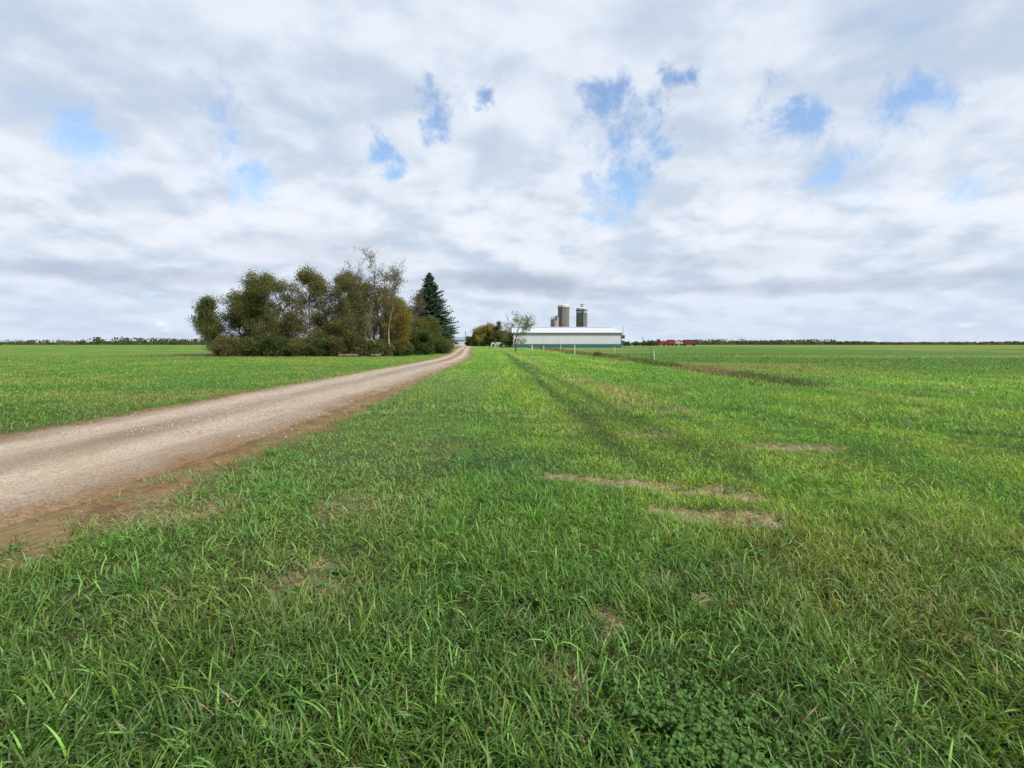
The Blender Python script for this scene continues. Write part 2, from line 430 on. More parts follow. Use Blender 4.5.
i = np.arange(n0 - 1)[:, None] * n1_; j = np.arange(n1_ - 1)[None, :]
rf = np.stack([i + j, i + j + 1, i + n1_ + j + 1, i + n1_ + j], -1).reshape(-1, 4)
road = make_mesh('gravel_road', np.stack([rx.ravel(), RY.ravel(), rz.ravel()], 1), [rf], mr, col=rc.reshape(-1, 3), smoothf=True)
tag(road, 'pale gravel farm drive with brown verge curving past the trees', 'road', kind='structure')

# loose stones on the drive and its shoulder
def stones(n):
    y = RS.uniform(9, 45, n) ** 1.0; x = road_x(y) + (lambda q: np.where((q > -1.0) & (q < 1.35), q, RS.uniform(-.95, 1.0, n)))(RS.normal(.2, .62, n)) * (road_w(y) - .1)
    s = RS.uniform(.006, .02, n)
    z = hgt(y) + .02 + .035 * (1 - np.clip(np.abs(x - road_x(y)) / road_w(y), 0, 1) ** 2) * 1
    base = np.array([(1, 0, 0), (0, 1, 0), (-1, 0, 0), (0, -1, 0), (0, 0, .7), (0, 0, -.6)], float)
    a = RS.uniform(0, 6.28, n)
    v = base[None] * s[:, None, None] * RS.uniform(.6, 1.3, (n, 6, 1))
    vx = v[..., 0] * np.cos(a)[:, None] - v[..., 1] * np.sin(a)[:, None]; vy = v[..., 0] * np.sin(a)[:, None] + v[..., 1] * np.cos(a)[:, None]
    V = np.stack([vx + x[:, None], vy + y[:, None], v[..., 2] + z[:, None]], -1).reshape(-1, 3)
    f = np.array([(0, 1, 4), (1, 2, 4), (2, 3, 4), (3, 0, 4), (1, 0, 5), (2, 1, 5), (3, 2, 5), (0, 3, 5)])
    Fa = (f[None] + np.arange(n)[:, None, None] * 6).reshape(-1, 3)
    c = np.array([.42, .37, .32]) * RS.uniform(.5, 1.15, (n, 1)) * RS.uniform(.94, 1.06, (n, 3))
    return V, Fa, np.repeat(c, 6, 0)
V, Fa, c_ = stones(15000)
mst = bpy.data.materials.new('stone'); mst.use_nodes = True; t = NT(mst.node_tree)
p = t.add('ShaderNodeBsdfPrincipled', {'Base Color': t.add('ShaderNodeAttribute', attribute_name='Col').outputs['Color'], 'Roughness': .85})
t.add('ShaderNodeOutputMaterial', {0: p.outputs[0]})
tag(make_mesh('loose_gravel', V, [Fa], mst, col=c_), 'loose pale stones scattered over the gravel drive', 'gravel', kind='stuff')

# ------------------------------------------------------------------ grass
def blades(x, y, L, W, lean, curl, az, col, seg, tipcol=None, z0=None, flat=0):
    n = len(x)
    ts = np.linspace(0, 1, seg + 1)
    dx, dy = np.cos(az), np.sin(az)
    tw = az + math.pi / 2 + RS.normal(0, .6, n)
    wx, wy = np.cos(tw), np.sin(tw); wz = RS.normal(0, .25, n)
    z0 = (hgt(y) + relief(x, y) - .01) if z0 is None else z0
    P = []
    for k, tk in enumerate(ts):
        a = lean + curl * tk                        # angle from the vertical, accumulated along the blade
        if k == 0: hx = np.zeros(n); hz = np.zeros(n)
        else:
            am = lean + curl * (tk - .5 / seg)
            hx = hx + np.sin(am) * L / seg; hz = hz + np.cos(am) * L / seg
        w_ = W * (1 - tk ** 1.8) * (.75 + .5 * tk) * .5
        cx_, cy_, cz_ = x + dx * hx, y + dy * hx, z0 + np.maximum(hz, .004)
        if k < seg:
            P += [np.stack([cx_ - wx * w_, cy_ - wy * w_, cz_ - wz * w_], -1), np.stack([cx_ + wx * w_, cy_ + wy * w_, cz_ + wz * w_], -1)]
        else: P += [np.stack([cx_, cy_, cz_], -1)]
    V = np.stack(P, 1); m = V.shape[1]
    off = np.arange(n)[:, None, None] * m
    q = np.array([(2 * k, 2 * k + 1, 2 * k + 3, 2 * k + 2) for k in range(seg - 1)]).reshape(-1, 4)
    tr = np.array([(2 * seg - 2, 2 * seg - 1, 2 * seg)])
    FQ = (q[None] + off).reshape(-1, 4); FT = (tr[None] + off).reshape(-1, 3)
    cc = np.repeat(col[:, None, :], m, 1)
    if tipcol is not None:
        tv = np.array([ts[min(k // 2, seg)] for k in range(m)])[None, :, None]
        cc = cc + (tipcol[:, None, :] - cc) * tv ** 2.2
    return V.reshape(-1, 3), FQ, FT, cc.reshape(-1, 3)

def cat_meshes(parts):
    V, Q, T, Cc = [], [], [], []; n = 0
    for v, q, tt_, c_ in parts:
        V.append(v); Q.append(q + n); T.append(tt_ + n); Cc.append(c_); n += len(v)
    return np.concatenate(V), np.concatenate(Q), np.concatenate(T), np.concatenate(Cc)

def scatter(r0, r1, dens, half=46.5, extra=.6):
    a1 = math.radians(half); area = a1 * (r1 ** 2 - r0 ** 2)
    n = int(area * dens)
    r = np.sqrt(RS.uniform(r0 ** 2, r1 ** 2, n)); a = RS.uniform(-a1, a1, n)
    return r * np.sin(a) * (1 + extra / (r + 1)), r * np.cos(a)

def allowed(x, y):
    off = np.abs(x - road_x(y)) - road_w(y)
    ok = off > .02
    ok &= RS.random(len(x)) > shoulder_mask(x, y) * np.where(fbm(x * 2.5, y * 2.5, 55) > .55, .72, 1.0)
    ok &= RS.random(len(x)) > np.clip(dry_mask(x, y) * 1.15, 0, .84)
    return ok

def grass_band(r0, r1, dens, Lr, Wr, seg, clumpscale=5.0, jitter=1.0):
    x, y = scatter(r0, r1, dens)
    k = allowed(x, y); cl_ = fbm(x * clumpscale, y * clumpscale, 201, 3)
    k &= RS.random(len(x)) < smooth(.22, .52, cl_) * .8 + .25
    x, y, cl_ = x[k], y[k], cl_[k]; n = len(x)
    tall = fbm(x * 1.1, y * 1.1, 301, 3)
    mow = np.where(y < 4.2, 1.0, np.interp(y, [4.2, 7, 14], [1.0, .72, .6])) if r1 < 16 else 1.0
    mow = mow * np.where((x < -.9) & (y > 4), .72, 1.0)
    L = RS.uniform(*Lr, n) * (.6 + .75 * tall + .35 * (cl_ - .3)) * mow
    W = RS.uniform(*Wr, n)
    windrow = np.exp(-(((x + .45) / .8) ** 2 + ((y - 7.2) / .7) ** 2))
    flow = fbm(x * 1.3, y * 1.3, 401, 2) * 12
    az = flow + RS.normal(0, 1.9, n)
    lean = np.abs(RS.normal(.42, .38, n)) + windrow * .8
    curl = np.abs(RS.normal(1.25, .85, n)) * (1 + windrow * .3)
    L = L * (1 + windrow * .9)
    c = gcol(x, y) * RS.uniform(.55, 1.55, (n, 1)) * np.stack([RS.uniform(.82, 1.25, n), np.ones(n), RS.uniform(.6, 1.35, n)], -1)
    dead = RS.random(n) < .055 + .5 * dry_mask(x, y) + .10 * (fbm(x * 2, y * 2, 501) > .6)
    c[dead] = (STRAW * RS.uniform(.55, 1.15, (n, 1)))[dead]
    lean = np.where(dead, lean + .7, lean)
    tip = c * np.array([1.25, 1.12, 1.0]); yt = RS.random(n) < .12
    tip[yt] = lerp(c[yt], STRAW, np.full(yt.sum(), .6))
    return blades(x, y, L, W, lean, curl, az, c, seg, tip)

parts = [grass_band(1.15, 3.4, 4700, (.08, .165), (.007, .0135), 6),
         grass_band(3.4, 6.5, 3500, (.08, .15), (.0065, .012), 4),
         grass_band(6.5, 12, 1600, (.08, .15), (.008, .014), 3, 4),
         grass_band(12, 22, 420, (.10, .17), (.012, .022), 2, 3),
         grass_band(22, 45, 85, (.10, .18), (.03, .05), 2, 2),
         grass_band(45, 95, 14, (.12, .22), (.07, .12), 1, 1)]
# a scatter of longer, paler arching blades on top of the sward
x, y = scatter(1.2, 7.5, 170); k = allowed(x, y); x, y = x[k], y[k]; n = len(x)
c = lerp(BLUEG * 1.35, GREEN * 1.35, RS.random(n)) * RS.uniform(.8, 1.3, (n, 1))
parts.append(blades(x, y, RS.uniform(.12, .22, n) * np.interp(y, [2, 6], [1, .7]), RS.uniform(.008, .013, n), np.abs(RS.normal(.45, .25, n)),
                    RS.uniform(.6, 1.7, n), RS.uniform(0, 6.28, n), c, 6, c * 1.15))
x, y = scatter(1.3, 14, 2.2); k = allowed(x, y) & (fbm(x * .6, y * .6, 811) > .45); x, y = x[k], y[k]
m_ = 38; x = np.repeat(x, m_); y = np.repeat(y, m_); n = len(x); sz = np.repeat(RS.uniform(.6, 1.2, n // m_), m_)
rr_ = np.abs(RS.normal(0, .045, n)); aa_ = RS.uniform(0, 6.28, n); tone = np.repeat(RS.uniform(.75, 1.25, n // m_), m_)
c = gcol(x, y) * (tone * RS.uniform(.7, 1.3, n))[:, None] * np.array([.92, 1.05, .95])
parts.append(blades(x + rr_ * np.cos(aa_), y + rr_ * np.sin(aa_), RS.uniform(.12, .24, n) * sz, RS.uniform(.006, .011, n) * (1 + .06 * y), np.abs(RS.normal(.5, .3, n)),
                    RS.uniform(.8, 2.0, n), aa_ + RS.normal(0, .3, n), c, 4, c * 1.1))
V, Q, T_, Cc = cat_meshes(parts)
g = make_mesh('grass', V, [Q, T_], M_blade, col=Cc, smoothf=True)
tag(g, 'green grass blades covering the verge and field', 'grass', kind='stuff')

# thatch: dead blades lying flat in the dry patches, and dead leaves by the drive
x, y = scatter(1.2, 9, 900); dmk = np.maximum(dry_mask(x, y) * 1.2, .06); k = RS.random(len(x)) < dmk; x, y = x[k], y[k]; n = len(x)
v1 = blades(x, y, RS.uniform(.05, .14, n), RS.uniform(.003, .006, n), RS.uniform(1.2, 1.55, n), RS.normal(0, .3, n), RS.uniform(0, 6.28, n),
            STRAW * RS.uniform(.45, 1.25, (n, 1)), 3, None, hgt(y) + relief(x, y) + RS.uniform(.004, .03, n))
tag(make_mesh('thatch', v1[0], [v1[1], v1[2]], M_blade, col=v1[3]), 'dry straw coloured thatch lying in the bare patches', 'dry grass', kind='stuff')

# dry weeds along the fence line
n = 26000
y = RS.uniform(20, 165, n); wdt = np.interp(y, [20, 60, 150], [.5, .8, 1.4])
x = weed_x(y) + .3 + RS.normal(0, 1, n) * wdt
k = fbm(x * .7, y * .25, 601) > .42; x, y = x[k], y[k]; n = len(x)
brown = fbm(x * .5, y * .12, 611)
c = lerp(np.array([.10, .15, .045]), np.array([.27, .20, .11]), smooth(.40, .6, brown)) * RS.uniform(.5, 1.3, (n, 1))
v1 = blades(x, y, RS.uniform(.15, .42, n), .012 + y * .0007, np.abs(RS.normal(.3, .25, n)), RS.uniform(0, .9, n), RS.uniform(0, 6.28, n), c, 2)
tag(make_mesh('dry_weeds', v1[0], [v1[1], v1[2]], M_blade, col=v1[3]), 'unmown brown and green weeds in a strip under the fence posts', 'weeds', kind='stuff')

# broad leaves: clover, dandelion and plantain among the grass
def leaf_shape(cx_, cy_, cz_, L, W, az, pitch, col, lobes=1):
    """pointed oval leaves with a fold along the midrib"""
    n = len(cx_)
    ts = np.array([0, .22, .5, .78, 1.0]); ws = np.array([.12, .75, 1.0, .7, 0])
    dx, dy = np.cos(az), np.sin(az); V = []
    for t_, w_ in zip(ts, ws):
        h = L * t_; bend = pitch - .9 * t_
        px_, pz_ = h * np.cos(bend * .8), h * np.sin(bend * .8)
        mx = np.stack([cx_ + dx * px_, cy_ + dy * px_, cz_ + pz_], -1)
        ww = W * w_ * .5
        V += [mx + np.stack([-dy * ww, dx * ww, ww * .35], -1), mx, mx + np.stack([dy * ww, -dx * ww, ww * .35], -1)]
    V = np.stack(V, 1); m = 15
    q = []
    for r in range(4):
        q += [(3 * r, 3 * r + 1, 3 * r + 4, 3 * r + 3), (3 * r + 1, 3 * r + 2, 3 * r + 5, 3 * r + 4)]
    FQ = (np.array(q)[None] + np.arange(n)[:, None, None] * m).reshape(-1, 4)
    return V.reshape(-1, 3), FQ, np.zeros((0, 3), int), np.repeat(col, m, 0)
pl = []
def rosettes(x, y, nl, Lr, Wr, col, up):
    n = len(x); k = np.repeat(np.arange(n), nl); N = n * nl
    az = np.tile(np.arange(nl) * 6.283 / nl, n) + RS.normal(0, .3, N) + np.repeat(RS.uniform(0, 6, n), nl)
    zz = hgt(y[k]) + relief(x[k], y[k]) + up * RS.uniform(.5, 1.2, N)
    pl.append(leaf_shape(x[k], y[k], zz, RS.uniform(*Lr, N), RS.uniform(*Wr, N), az, RS.uniform(.2, 1.1, N), col * RS.uniform(.65, 1.35, (N, 1))))
x, y = scatter(1.3, 6.5, 7); k = allowed(x, y) & (fbm(x * 1.3, y * 1.3, 701) > .48); x, y = x[k], y[k]
rosettes(x, y, 6, (.06, .12), (.018, .032), np.array([.07, .17, .04]), .03)
x = RS.normal(.72, .18, 460); y = 2.0 + RS.normal(0, .20, 460); k = (y > 1.3) & (fbm(x * 3, y * 3, 711) > .40); x, y = x[k], y[k]
rosettes(x, y, 3, (.018, .028), (.018, .026), np.array([.07, .155, .028]), .085)
x, y = scatter(1.3, 5.0, 60); k = (fbm(x * 1.1, y * 1.1, 721) > .60) & allowed(x, y); x, y = x[k], y[k]
rosettes(x, y, 3, (.014, .022), (.014, .020), np.array([.045, .15, .035]), .06)
V, Q, T_, Cc = cat_meshes(pl)
tag(make_mesh('clover', V, [Q], M_blade, col=Cc), 'dark green clover and broad leaved weeds growing through the grass', 'clover', kind='stuff')

# fallen leaves
n = 900
y = np.concatenate([RS.uniform(8, 40, 650), RS.uniform(2.5, 12, 250)])
x = np.concatenate([road_x(y[:650]) + road_w(y[:650]) + RS.uniform(-.5, 1.6, 650), RS.uniform(-1, 1, 250) * y[650:] * .95])
col = np.array([.26, .14, .06]) * RS.uniform(.5, 1.5, (n, 1)) * RS.uniform(.85, 1.15, (n, 3))
lv = leaf_shape(x, y, hgt(y) + relief(x, y) + np.where(y < 8, RS.uniform(.03, .08, n), .03), RS.uniform(.025, .045, n), RS.uniform(.015, .025, n), RS.uniform(0, 6.28, n), RS.uniform(.1, .8, n), col)
tag(make_mesh('fallen_leaves', lv[0], [lv[1]], M_leaf, col=lv[3]), 'brown fallen leaves scattered on the grass and the drive verge', 'leaves', kind='stuff')

# ------------------------------------------------------------------ trees
def skeleton(rng, H, base, spread, nb, lean=(0, 0), up=.6, twigs=5, sub=5, wig=.12, forks=1, r0=None, shape='round'):
    """list of (a, b, ra, rb, level)"""
    segs = []
    r0 = r0 or H * .014
    def limb(p, d, L, r, lvl, nseg):
        pts = [p.copy()]; rr = [r]
        for k in range(nseg):
            d = (d + Vector(rng.normal(0, wig, 3)) + Vector((0, 0, .05 if lvl else .02))).normalized()
            p = p + d * (L / nseg); pts.append(p.copy()); rr.append(max(r * (1 - .85 * (k + 1) / nseg), .006))
        for k in range(nseg): segs.append((pts[k], pts[k + 1], rr[k], rr[k + 1], lvl))
        return pts, rr
    trunks = []
    for f in range(forks):
        off = Vector((rng.normal(0, .18), rng.normal(0, .18), 0)) if forks > 1 else Vector((0, 0, 0))
        d = Vector((lean[0] + (rng.normal(0, .14) if forks > 1 else 0), lean[1] + (rng.normal(0, .10) if forks > 1 else 0), 1)).normalized()
        Hh = H * (1 if f == 0 else rng.uniform(.75, .95))
        trunks.append((limb(off - Vector((0, 0, .2)), d, Hh, r0 * (1 if f == 0 else .75), 0, 9), Hh))
    for (pts, rr), Hh in trunks:
        for b in range(nb):
            t_ = base + (1 - base) * (b + rng.uniform(.1, .9)) / nb
            q = t_ * (len(pts) - 1); k = min(int(q), len(pts) - 2); p = pts[k].lerp(pts[k + 1], q - k)
            u = (t_ - base) / (1 - base)
            if shape == 'round': prof = math.sqrt(max(0, 1 - (2 * u - .9) ** 2 / 1.25)) * .9 + .1
            elif shape == 'vase': prof = .45 + .65 * u - .5 * max(0, u - .75) * 2
            else: prof = (1 - u) * .9 + .15
            a_ = rng.uniform(0, 6.283); upb = up * (.6 + .9 * u) + rng.normal(0, .1)
            d = Vector((math.cos(a_), math.sin(a_), upb)).normalized()
            L = spread * prof * rng.uniform(.5, 1.3)
            bp, br = limb(p, d, L, max(rr[k] * .5, .02), 1, 5)
            for s_ in range(sub):
                q2 = rng.uniform(.25, 1) * 5; k2 = min(int(q2), 4); p2 = bp[k2].lerp(bp[k2 + 1], q2 - k2)
                d2 = (d + Vector(rng.normal(0, .65, 3))).normalized()
                sp_, _ = limb(p2, d2, L * rng.uniform(.22, .5), max(br[k2] * .5, .012), 2, 3)
                for w_ in range(twigs):
                    q3 = rng.uniform(.3, 1) * 3; k3 = min(int(q3), 2); p3 = sp_[k3].lerp(sp_[k3 + 1], q3 - k3)
                    d3 = (d2 + Vector(rng.normal(0, .6, 3)) + Vector((0, 0, .15))).normalized()
                    limb(p3, d3, rng.uniform(.25, .7) * max(.6, spread * .25), .008, 3, 2)
    return segs

def tubes(segs, lv_sides=(8, 5, 3, 3), thick=1.0):
    Vs, Qs = [], []; n = 0
    for s_ in range(3, 9):
        ss = [g_ for g_ in segs if lv_sides[g_[4]] == s_]
        if not ss: continue
        A_ = np.array([g_[0] for g_ in ss]); B_ = np.array([g_[1] for g_ in ss])
        ra = np.array([g_[2] for g_ in ss]) * thick; rb = np.array([g_[3] for g_ in ss]) * thick
        d = B_ - A_; d /= np.linalg.norm(d, axis=1, keepdims=True) + 1e-9
        h = np.where(np.abs(d[:, 2:3]) < .9, np.array([[0, 0, 1.]]), np.array([[1., 0, 0]]))
        u = np.cross(d, h); u /= np.linalg.norm(u, axis=1, keepdims=True); v = np.cross(d, u)
        th = np.arange(s_) * 2 * math.pi / s_
        ringv = u[:, None] * np.cos(th)[None, :, None] + v[:, None] * np.sin(th)[None, :, None]
        VV = np.concatenate([A_[:, None] + ringv * ra[:, None, None], B_[:, None] + ringv * rb[:, None, None]], 1)
        q = np.array([(k, (k + 1) % s_, s_ + (k + 1) % s_, s_ + k) for k in range(s_)])
        Qs.append((q[None] + (np.arange(len(ss)) * 2 * s_)[:, None, None]).reshape(-1, 4) + n)
        Vs.append(VV.reshape(-1, 3)); n += VV.shape[0] * VV.shape[1]
    return np.concatenate(Vs), np.concatenate(Qs)

def leaves(rng, pts, per, rad, size, cols, keep=1.0):
    """small folded leaf faces in uneven clumps round the twig ends"""
    pts = np.array(pts)
    dens = fbm(pts[:, 0] * .8 + 5, pts[:, 2] * .8 + pts[:, 1] * .5, 31 + int(rng.integers(99)), 3)
    cnt = np.maximum(0, (per * np.clip((dens - .22) * 3.0, .12, 1.7) * keep * rng.uniform(.4, 1.5, len(pts))) + rng.random(len(pts))).astype(int)
    idx = np.repeat(np.arange(len(pts)), cnt); n = len(idx)
    c = pts[idx] + rng.normal(0, rad, (n, 3)) * np.array([1, 1, .8])
    s = rng.uniform(.6, 1.4, (n, 1)) * size
    u = rng.normal(0, 1, (n, 3)); u[:, 2] -= .4; u /= np.linalg.norm(u, axis=1, keepdims=True)
    v = np.cross(u, rng.normal(0, 1, (n, 3))); v /= np.linalg.norm(v, axis=1, keepdims=True) + 1e-9
    V = np.stack([c - u * s * .6, c + v * s * .34, c + u * s * .6, c - v * s * .34], 1).reshape(-1, 3)
    Fq = np.arange(4 * n).reshape(-1, 4)
    cols = np.array(cols); k = rng.integers(0, len(cols), len(pts))       # each spray leans to one hue
    cc = cols[k][idx] * .7 + cols[rng.integers(0, len(cols), n)] * .3
    cc = cc * rng.uniform(.6, 1.4, (n, 1))
    return V, Fq, np.repeat(cc, 4, 0)

def tree(name, loc, label, cat, group, seed, H, base, spread, nb, cols, per, size=.14, rad=.35, pale=False, thick=1.0, **kw):
    rng = np.random.default_rng(seed)
    if H > 4.5 and per > 3: nb = int(nb * 1.35); per *= .75
    segs = skeleton(rng, H, base, spread, nb, **kw)
    root = empty(name, loc, label, cat, group)
    V, Q = tubes(segs, thick=thick)
    make_mesh('trunk', V, [Q], M_barkpale if pale else M_bark, root, smoothf=True)
    pts = [s_[1] for s_ in segs if s_[4] >= 2] if per > 0 else []
    if H > 5 and per > 5: per *= 1.7; size *= .78
    if per > 0:
        V, Fq, cc = leaves(rng, pts, per, rad, size, cols)
        make_mesh('crown', V, [Fq], M_leaf, root, col=cc)
    return root

OLIVE = [(.13, .125, .04), (.16, .14, .045), (.095, .105, .035), (.19, .15, .05)]
YELL = [(.24, .18, .035), (.18, .16, .04), (.29, .20, .035), (.12, .12, .035)]
RUST = [(.20, .13, .07), (.16, .12, .07), (.24, .15, .06), (.12, .11, .05)]
RUST2 = [(.15, .115, .085), (.12, .10, .075), (.17, .13, .08)]
GRN = [(.085, .115, .03), (.12, .135, .035), (.075, .09, .028), (.14, .15, .045)]
DGRN = [(.065, .095, .028), (.08, .11, .035), (.05, .078, .025), (.10, .115, .035)]
DUN = [(.165, .145, .065), (.13, .125, .055), (.19, .155, .075), (.12, .125, .05)]

def spot(px, D_):
    return Vector(((px - 512) / F * D_, D_, float(hgt(D_))))

WG = 'trees of the woodlot beside the drive'
# x in the photo, distance, height, ...
tree('deciduous_tree', spot(351, 78), 'broad olive brown tree at the left edge of the woodlot', 'tree', WG, 1, 11.8, .20, 2.9, 26, OLIVE, 12, .17, .4, sub=5, twigs=4, up=.7)
tree('deciduous_tree', spot(333, 80), 'olive tree partly cut by the photo edge, behind the broad olive brown tree', 'tree', WG, 2, 12.2, .20, 2.6, 22, OLIVE, 10, .17, .4, sub=5, twigs=4, up=.7)
tree('deciduous_tree', spot(381, 79), 'tallest tree, nearly leafless grey twigs spreading at its top', 'tree', WG, 3, 13.6, .25, 2.7, 26, RUST2, .45, .12, .3, lean=(-.03, 0), sub=8, twigs=9, up=1.3, forks=5, shape='vase', thick=1.1)
tree('deciduous_tree', spot(372, 83), 'thin bare forked tree leaning left beside the tallest tree', 'tree', WG, 33, 12.6, .40, 1.5, 14, DUN, .9, .14, .3, lean=(-.10, 0), sub=6, twigs=6, up=1.4, shape='vase', forks=2, thick=1.2)
tree('deciduous_tree', spot(391, 77), 'olive and rust leaved tree in front of the tallest tree', 'tree', WG, 4, 11.2, .15, 2.4, 28, OLIVE[:2] + RUST[:2] + DUN[:1], 3, .15, .35, pale=True, sub=5, twigs=5, up=.9)
tree('deciduous_tree', spot(399, 75), 'yellow leaved tree in the middle of the woodlot', 'tree', WG, 5, 7.6, .12, 2.0, 20, YELL, 10, .16, .35, sub=5, twigs=4, up=.8)
tree('deciduous_tree', spot(403, 88), 'reddish grey half bare tree between the yellow tree and the spruce', 'tree', WG, 6, 11.8, .25, 2.1, 26, RUST2, 1.6, .15, .35, sub=6, twigs=6, up=.9, thick=1.2)
tree('deciduous_tree', spot(366, 76), 'dusky brown slender tree right of the broad olive tree', 'tree', WG, 7, 11.0, .2, 2.0, 24, DUN, 8, .16, .35, sub=5, twigs=4, up=.8)
tree('deciduous_tree', spot(430, 88), 'leafy green small tree growing in front of the spruce', 'tree', WG, 8, 5.2, .08, 2.2, 22, GRN, 14, .17, .38, sub=5, twigs=4, up=.6)
tree('deciduous_tree', spot(415, 84), 'low olive green tree at the left foot of the spruce', 'tree', WG, 9, 4.8, .06, 2.1, 20, OLIVE + GRN[:2], 12, .17, .38, sub=5, twigs=4, up=.6)
tree('deciduous_tree', spot(346, 73.5), 'low olive green tree under the broad olive brown tree', 'tree', WG, 10, 4.4, .12, 2.0, 18, OLIVE + GRN[:1], 12, .16, .35, sub=5, twigs=4, up=.6)
tree('deciduous_tree', spot(395, 95), 'dark tree behind the yellow leaved tree', 'tree', WG, 11, 9.5, .08, 3.0, 24, DUN, 12, .19, .45, sub=5, twigs=4, up=.6)
tree('deciduous_tree', spot(360, 96), 'dark tree behind the dusky brown slender tree', 'tree', WG, 12, 12.0, .12, 3.3, 24, DGRN + DUN, 12, .19, .45, sub=5, twigs=4, up=.6)
tree('deciduous_tree', spot(335, 98), 'dark tree behind the tree cut by the photo edge', 'tree', WG, 13, 12.6, .12, 3.3, 24, DGRN + OLIVE[:1], 12, .19, .45, sub=5, twigs=4, up=.6)
tree('deciduous_tree', spot(407, 99), 'dark brown tree just left of and behind the spruce', 'tree', WG, 14, 10.2, .08, 2.3, 26, DUN + RUST[:1], 10, .18, .4, sub=5, twigs=4, up=.6)
# slim trunks at the front edge
for k, (px, d_, h_, lb) in enumerate(((392, 73.5, 8.5, 'slim pale straight trunk in front of the yellow tree'), (368, 74, 7.5, 'slim pale trunk left of the tallest tree'),
                                      (379, 73, 6.5, 'slim pale sapling below the tallest tree'),
                                      (342, 73, 7.5, 'slim trunk nearest the left edge of the photo'), (355, 73.5, 8.0, 'slim trunk just right of the low olive green tree'),
                                      (362, 73, 7.0, 'slim trunk midway between the left edge and the tallest tree'), (385, 74.5, 8.2, 'slim trunk just right of the tallest tree'),
                                      (404, 76, 7.0, 'slim trunk right of the yellow tree'))):
    tree('sapling', spot(px, d_), lb, 'sapling', 'slim saplings at the front of the woodlot', 60 + k, h_, .45, 1.0, 11, OLIVE + DUN, 1.8, .13, .25, pale=k in (0, 1, 2), sub=4, twigs=4, up=1.2, thick=1.0)
# low shrubs closing the front edge
for k, (px, d_, h_, s_, cs, lb) in enumerate(((340, 72.5, 1.9, 1.3, OLIVE, 'low olive shrub at the left foot of the woodlot'),
        (357, 72.5, 1.9, 1.2, DUN, 'low dark shrub below the dusky slender tree'), (374, 73, 1.6, 1.1, GRN + DUN, 'low green shrub under the tallest tree'),
        (388, 74, 1.6, 1.1, DUN, 'low brown shrub left of the yellow tree foot'), (403, 75, 2.0, 1.3, DGRN, 'dark low shrub at the foot of the yellow tree'),
        (421, 82, 3.2, 1.9, DGRN + GRN[:1], 'dark shrub at the foot of the low olive green tree'), (441, 90, 1.8, 1.3, DGRN, 'dark shrub under the right side of the spruce'),
        (443.5, 95, 1.7, 1.1, YELL[:2] + OLIVE, 'yellowish shrub at the right foot of the spruce'))):
    tree('shrub', spot(px, d_), lb, 'shrub', 'shrubs along the front of the woodlot', 80 + k, h_, .04, s_, 16, cs, 13, .15, .3, sub=4, twigs=4, up=.5, forks=2)
# the woodlot goes on to the left
for k, (px, d_, h_, s_, cs, lb) in enumerate(((312, 77, 11.5, 3.0, OLIVE, 'tall olive tree just left of the broad olive brown tree'),
        (290, 79, 10.0, 2.9, DUN, 'dusky brown tree, fourth from the left end of the woodlot'), (268, 76, 9.4, 2.8, GRN + OLIVE, 'green olive tree, third from the left end of the woodlot'),
        (243, 78, 8.3, 2.7, YELL[3:] + OLIVE, 'yellowish olive tree, second from the left end of the woodlot'), (219, 77, 7.0, 2.4, GRN, 'green tree ending the woodlot at its left'),
        (300, 95, 11, 3.3, DGRN, 'dark tree behind the dusky brown tree far left'), (262, 96, 9.5, 3.2, DGRN + DUN, 'dark tree behind the green olive tree far left'))):
    tree('deciduous_tree', spot(px, d_), lb, 'tree', WG, 120 + k, h_ * 1.1, .12, s_, 26, cs, 11, .19, .42, sub=5, twigs=4, up=.65)
for k, (px, d_, cs, lb) in enumerate(((322, 73, DGRN, 'dark shrub left of the low tree at the left edge of the photo'), (303, 73, OLIVE, 'olive shrub under the dusky brown tree far left'),
                             (280, 73, DGRN, 'dark shrub under the green olive tree far left'), (254, 73, GRN, 'green shrub under the yellowish olive tree far left'), (230, 73, DUN, 'brown shrub at the left end of the woodlot'))):
    tree('shrub', spot(px, d_), lb, 'shrub', 'shrubs along the front of the woodlot', 140 + k, 1.9, .04, 1.4, 16, cs, 13, .15, .3, sub=4, twigs=4, up=.5, forks=2)

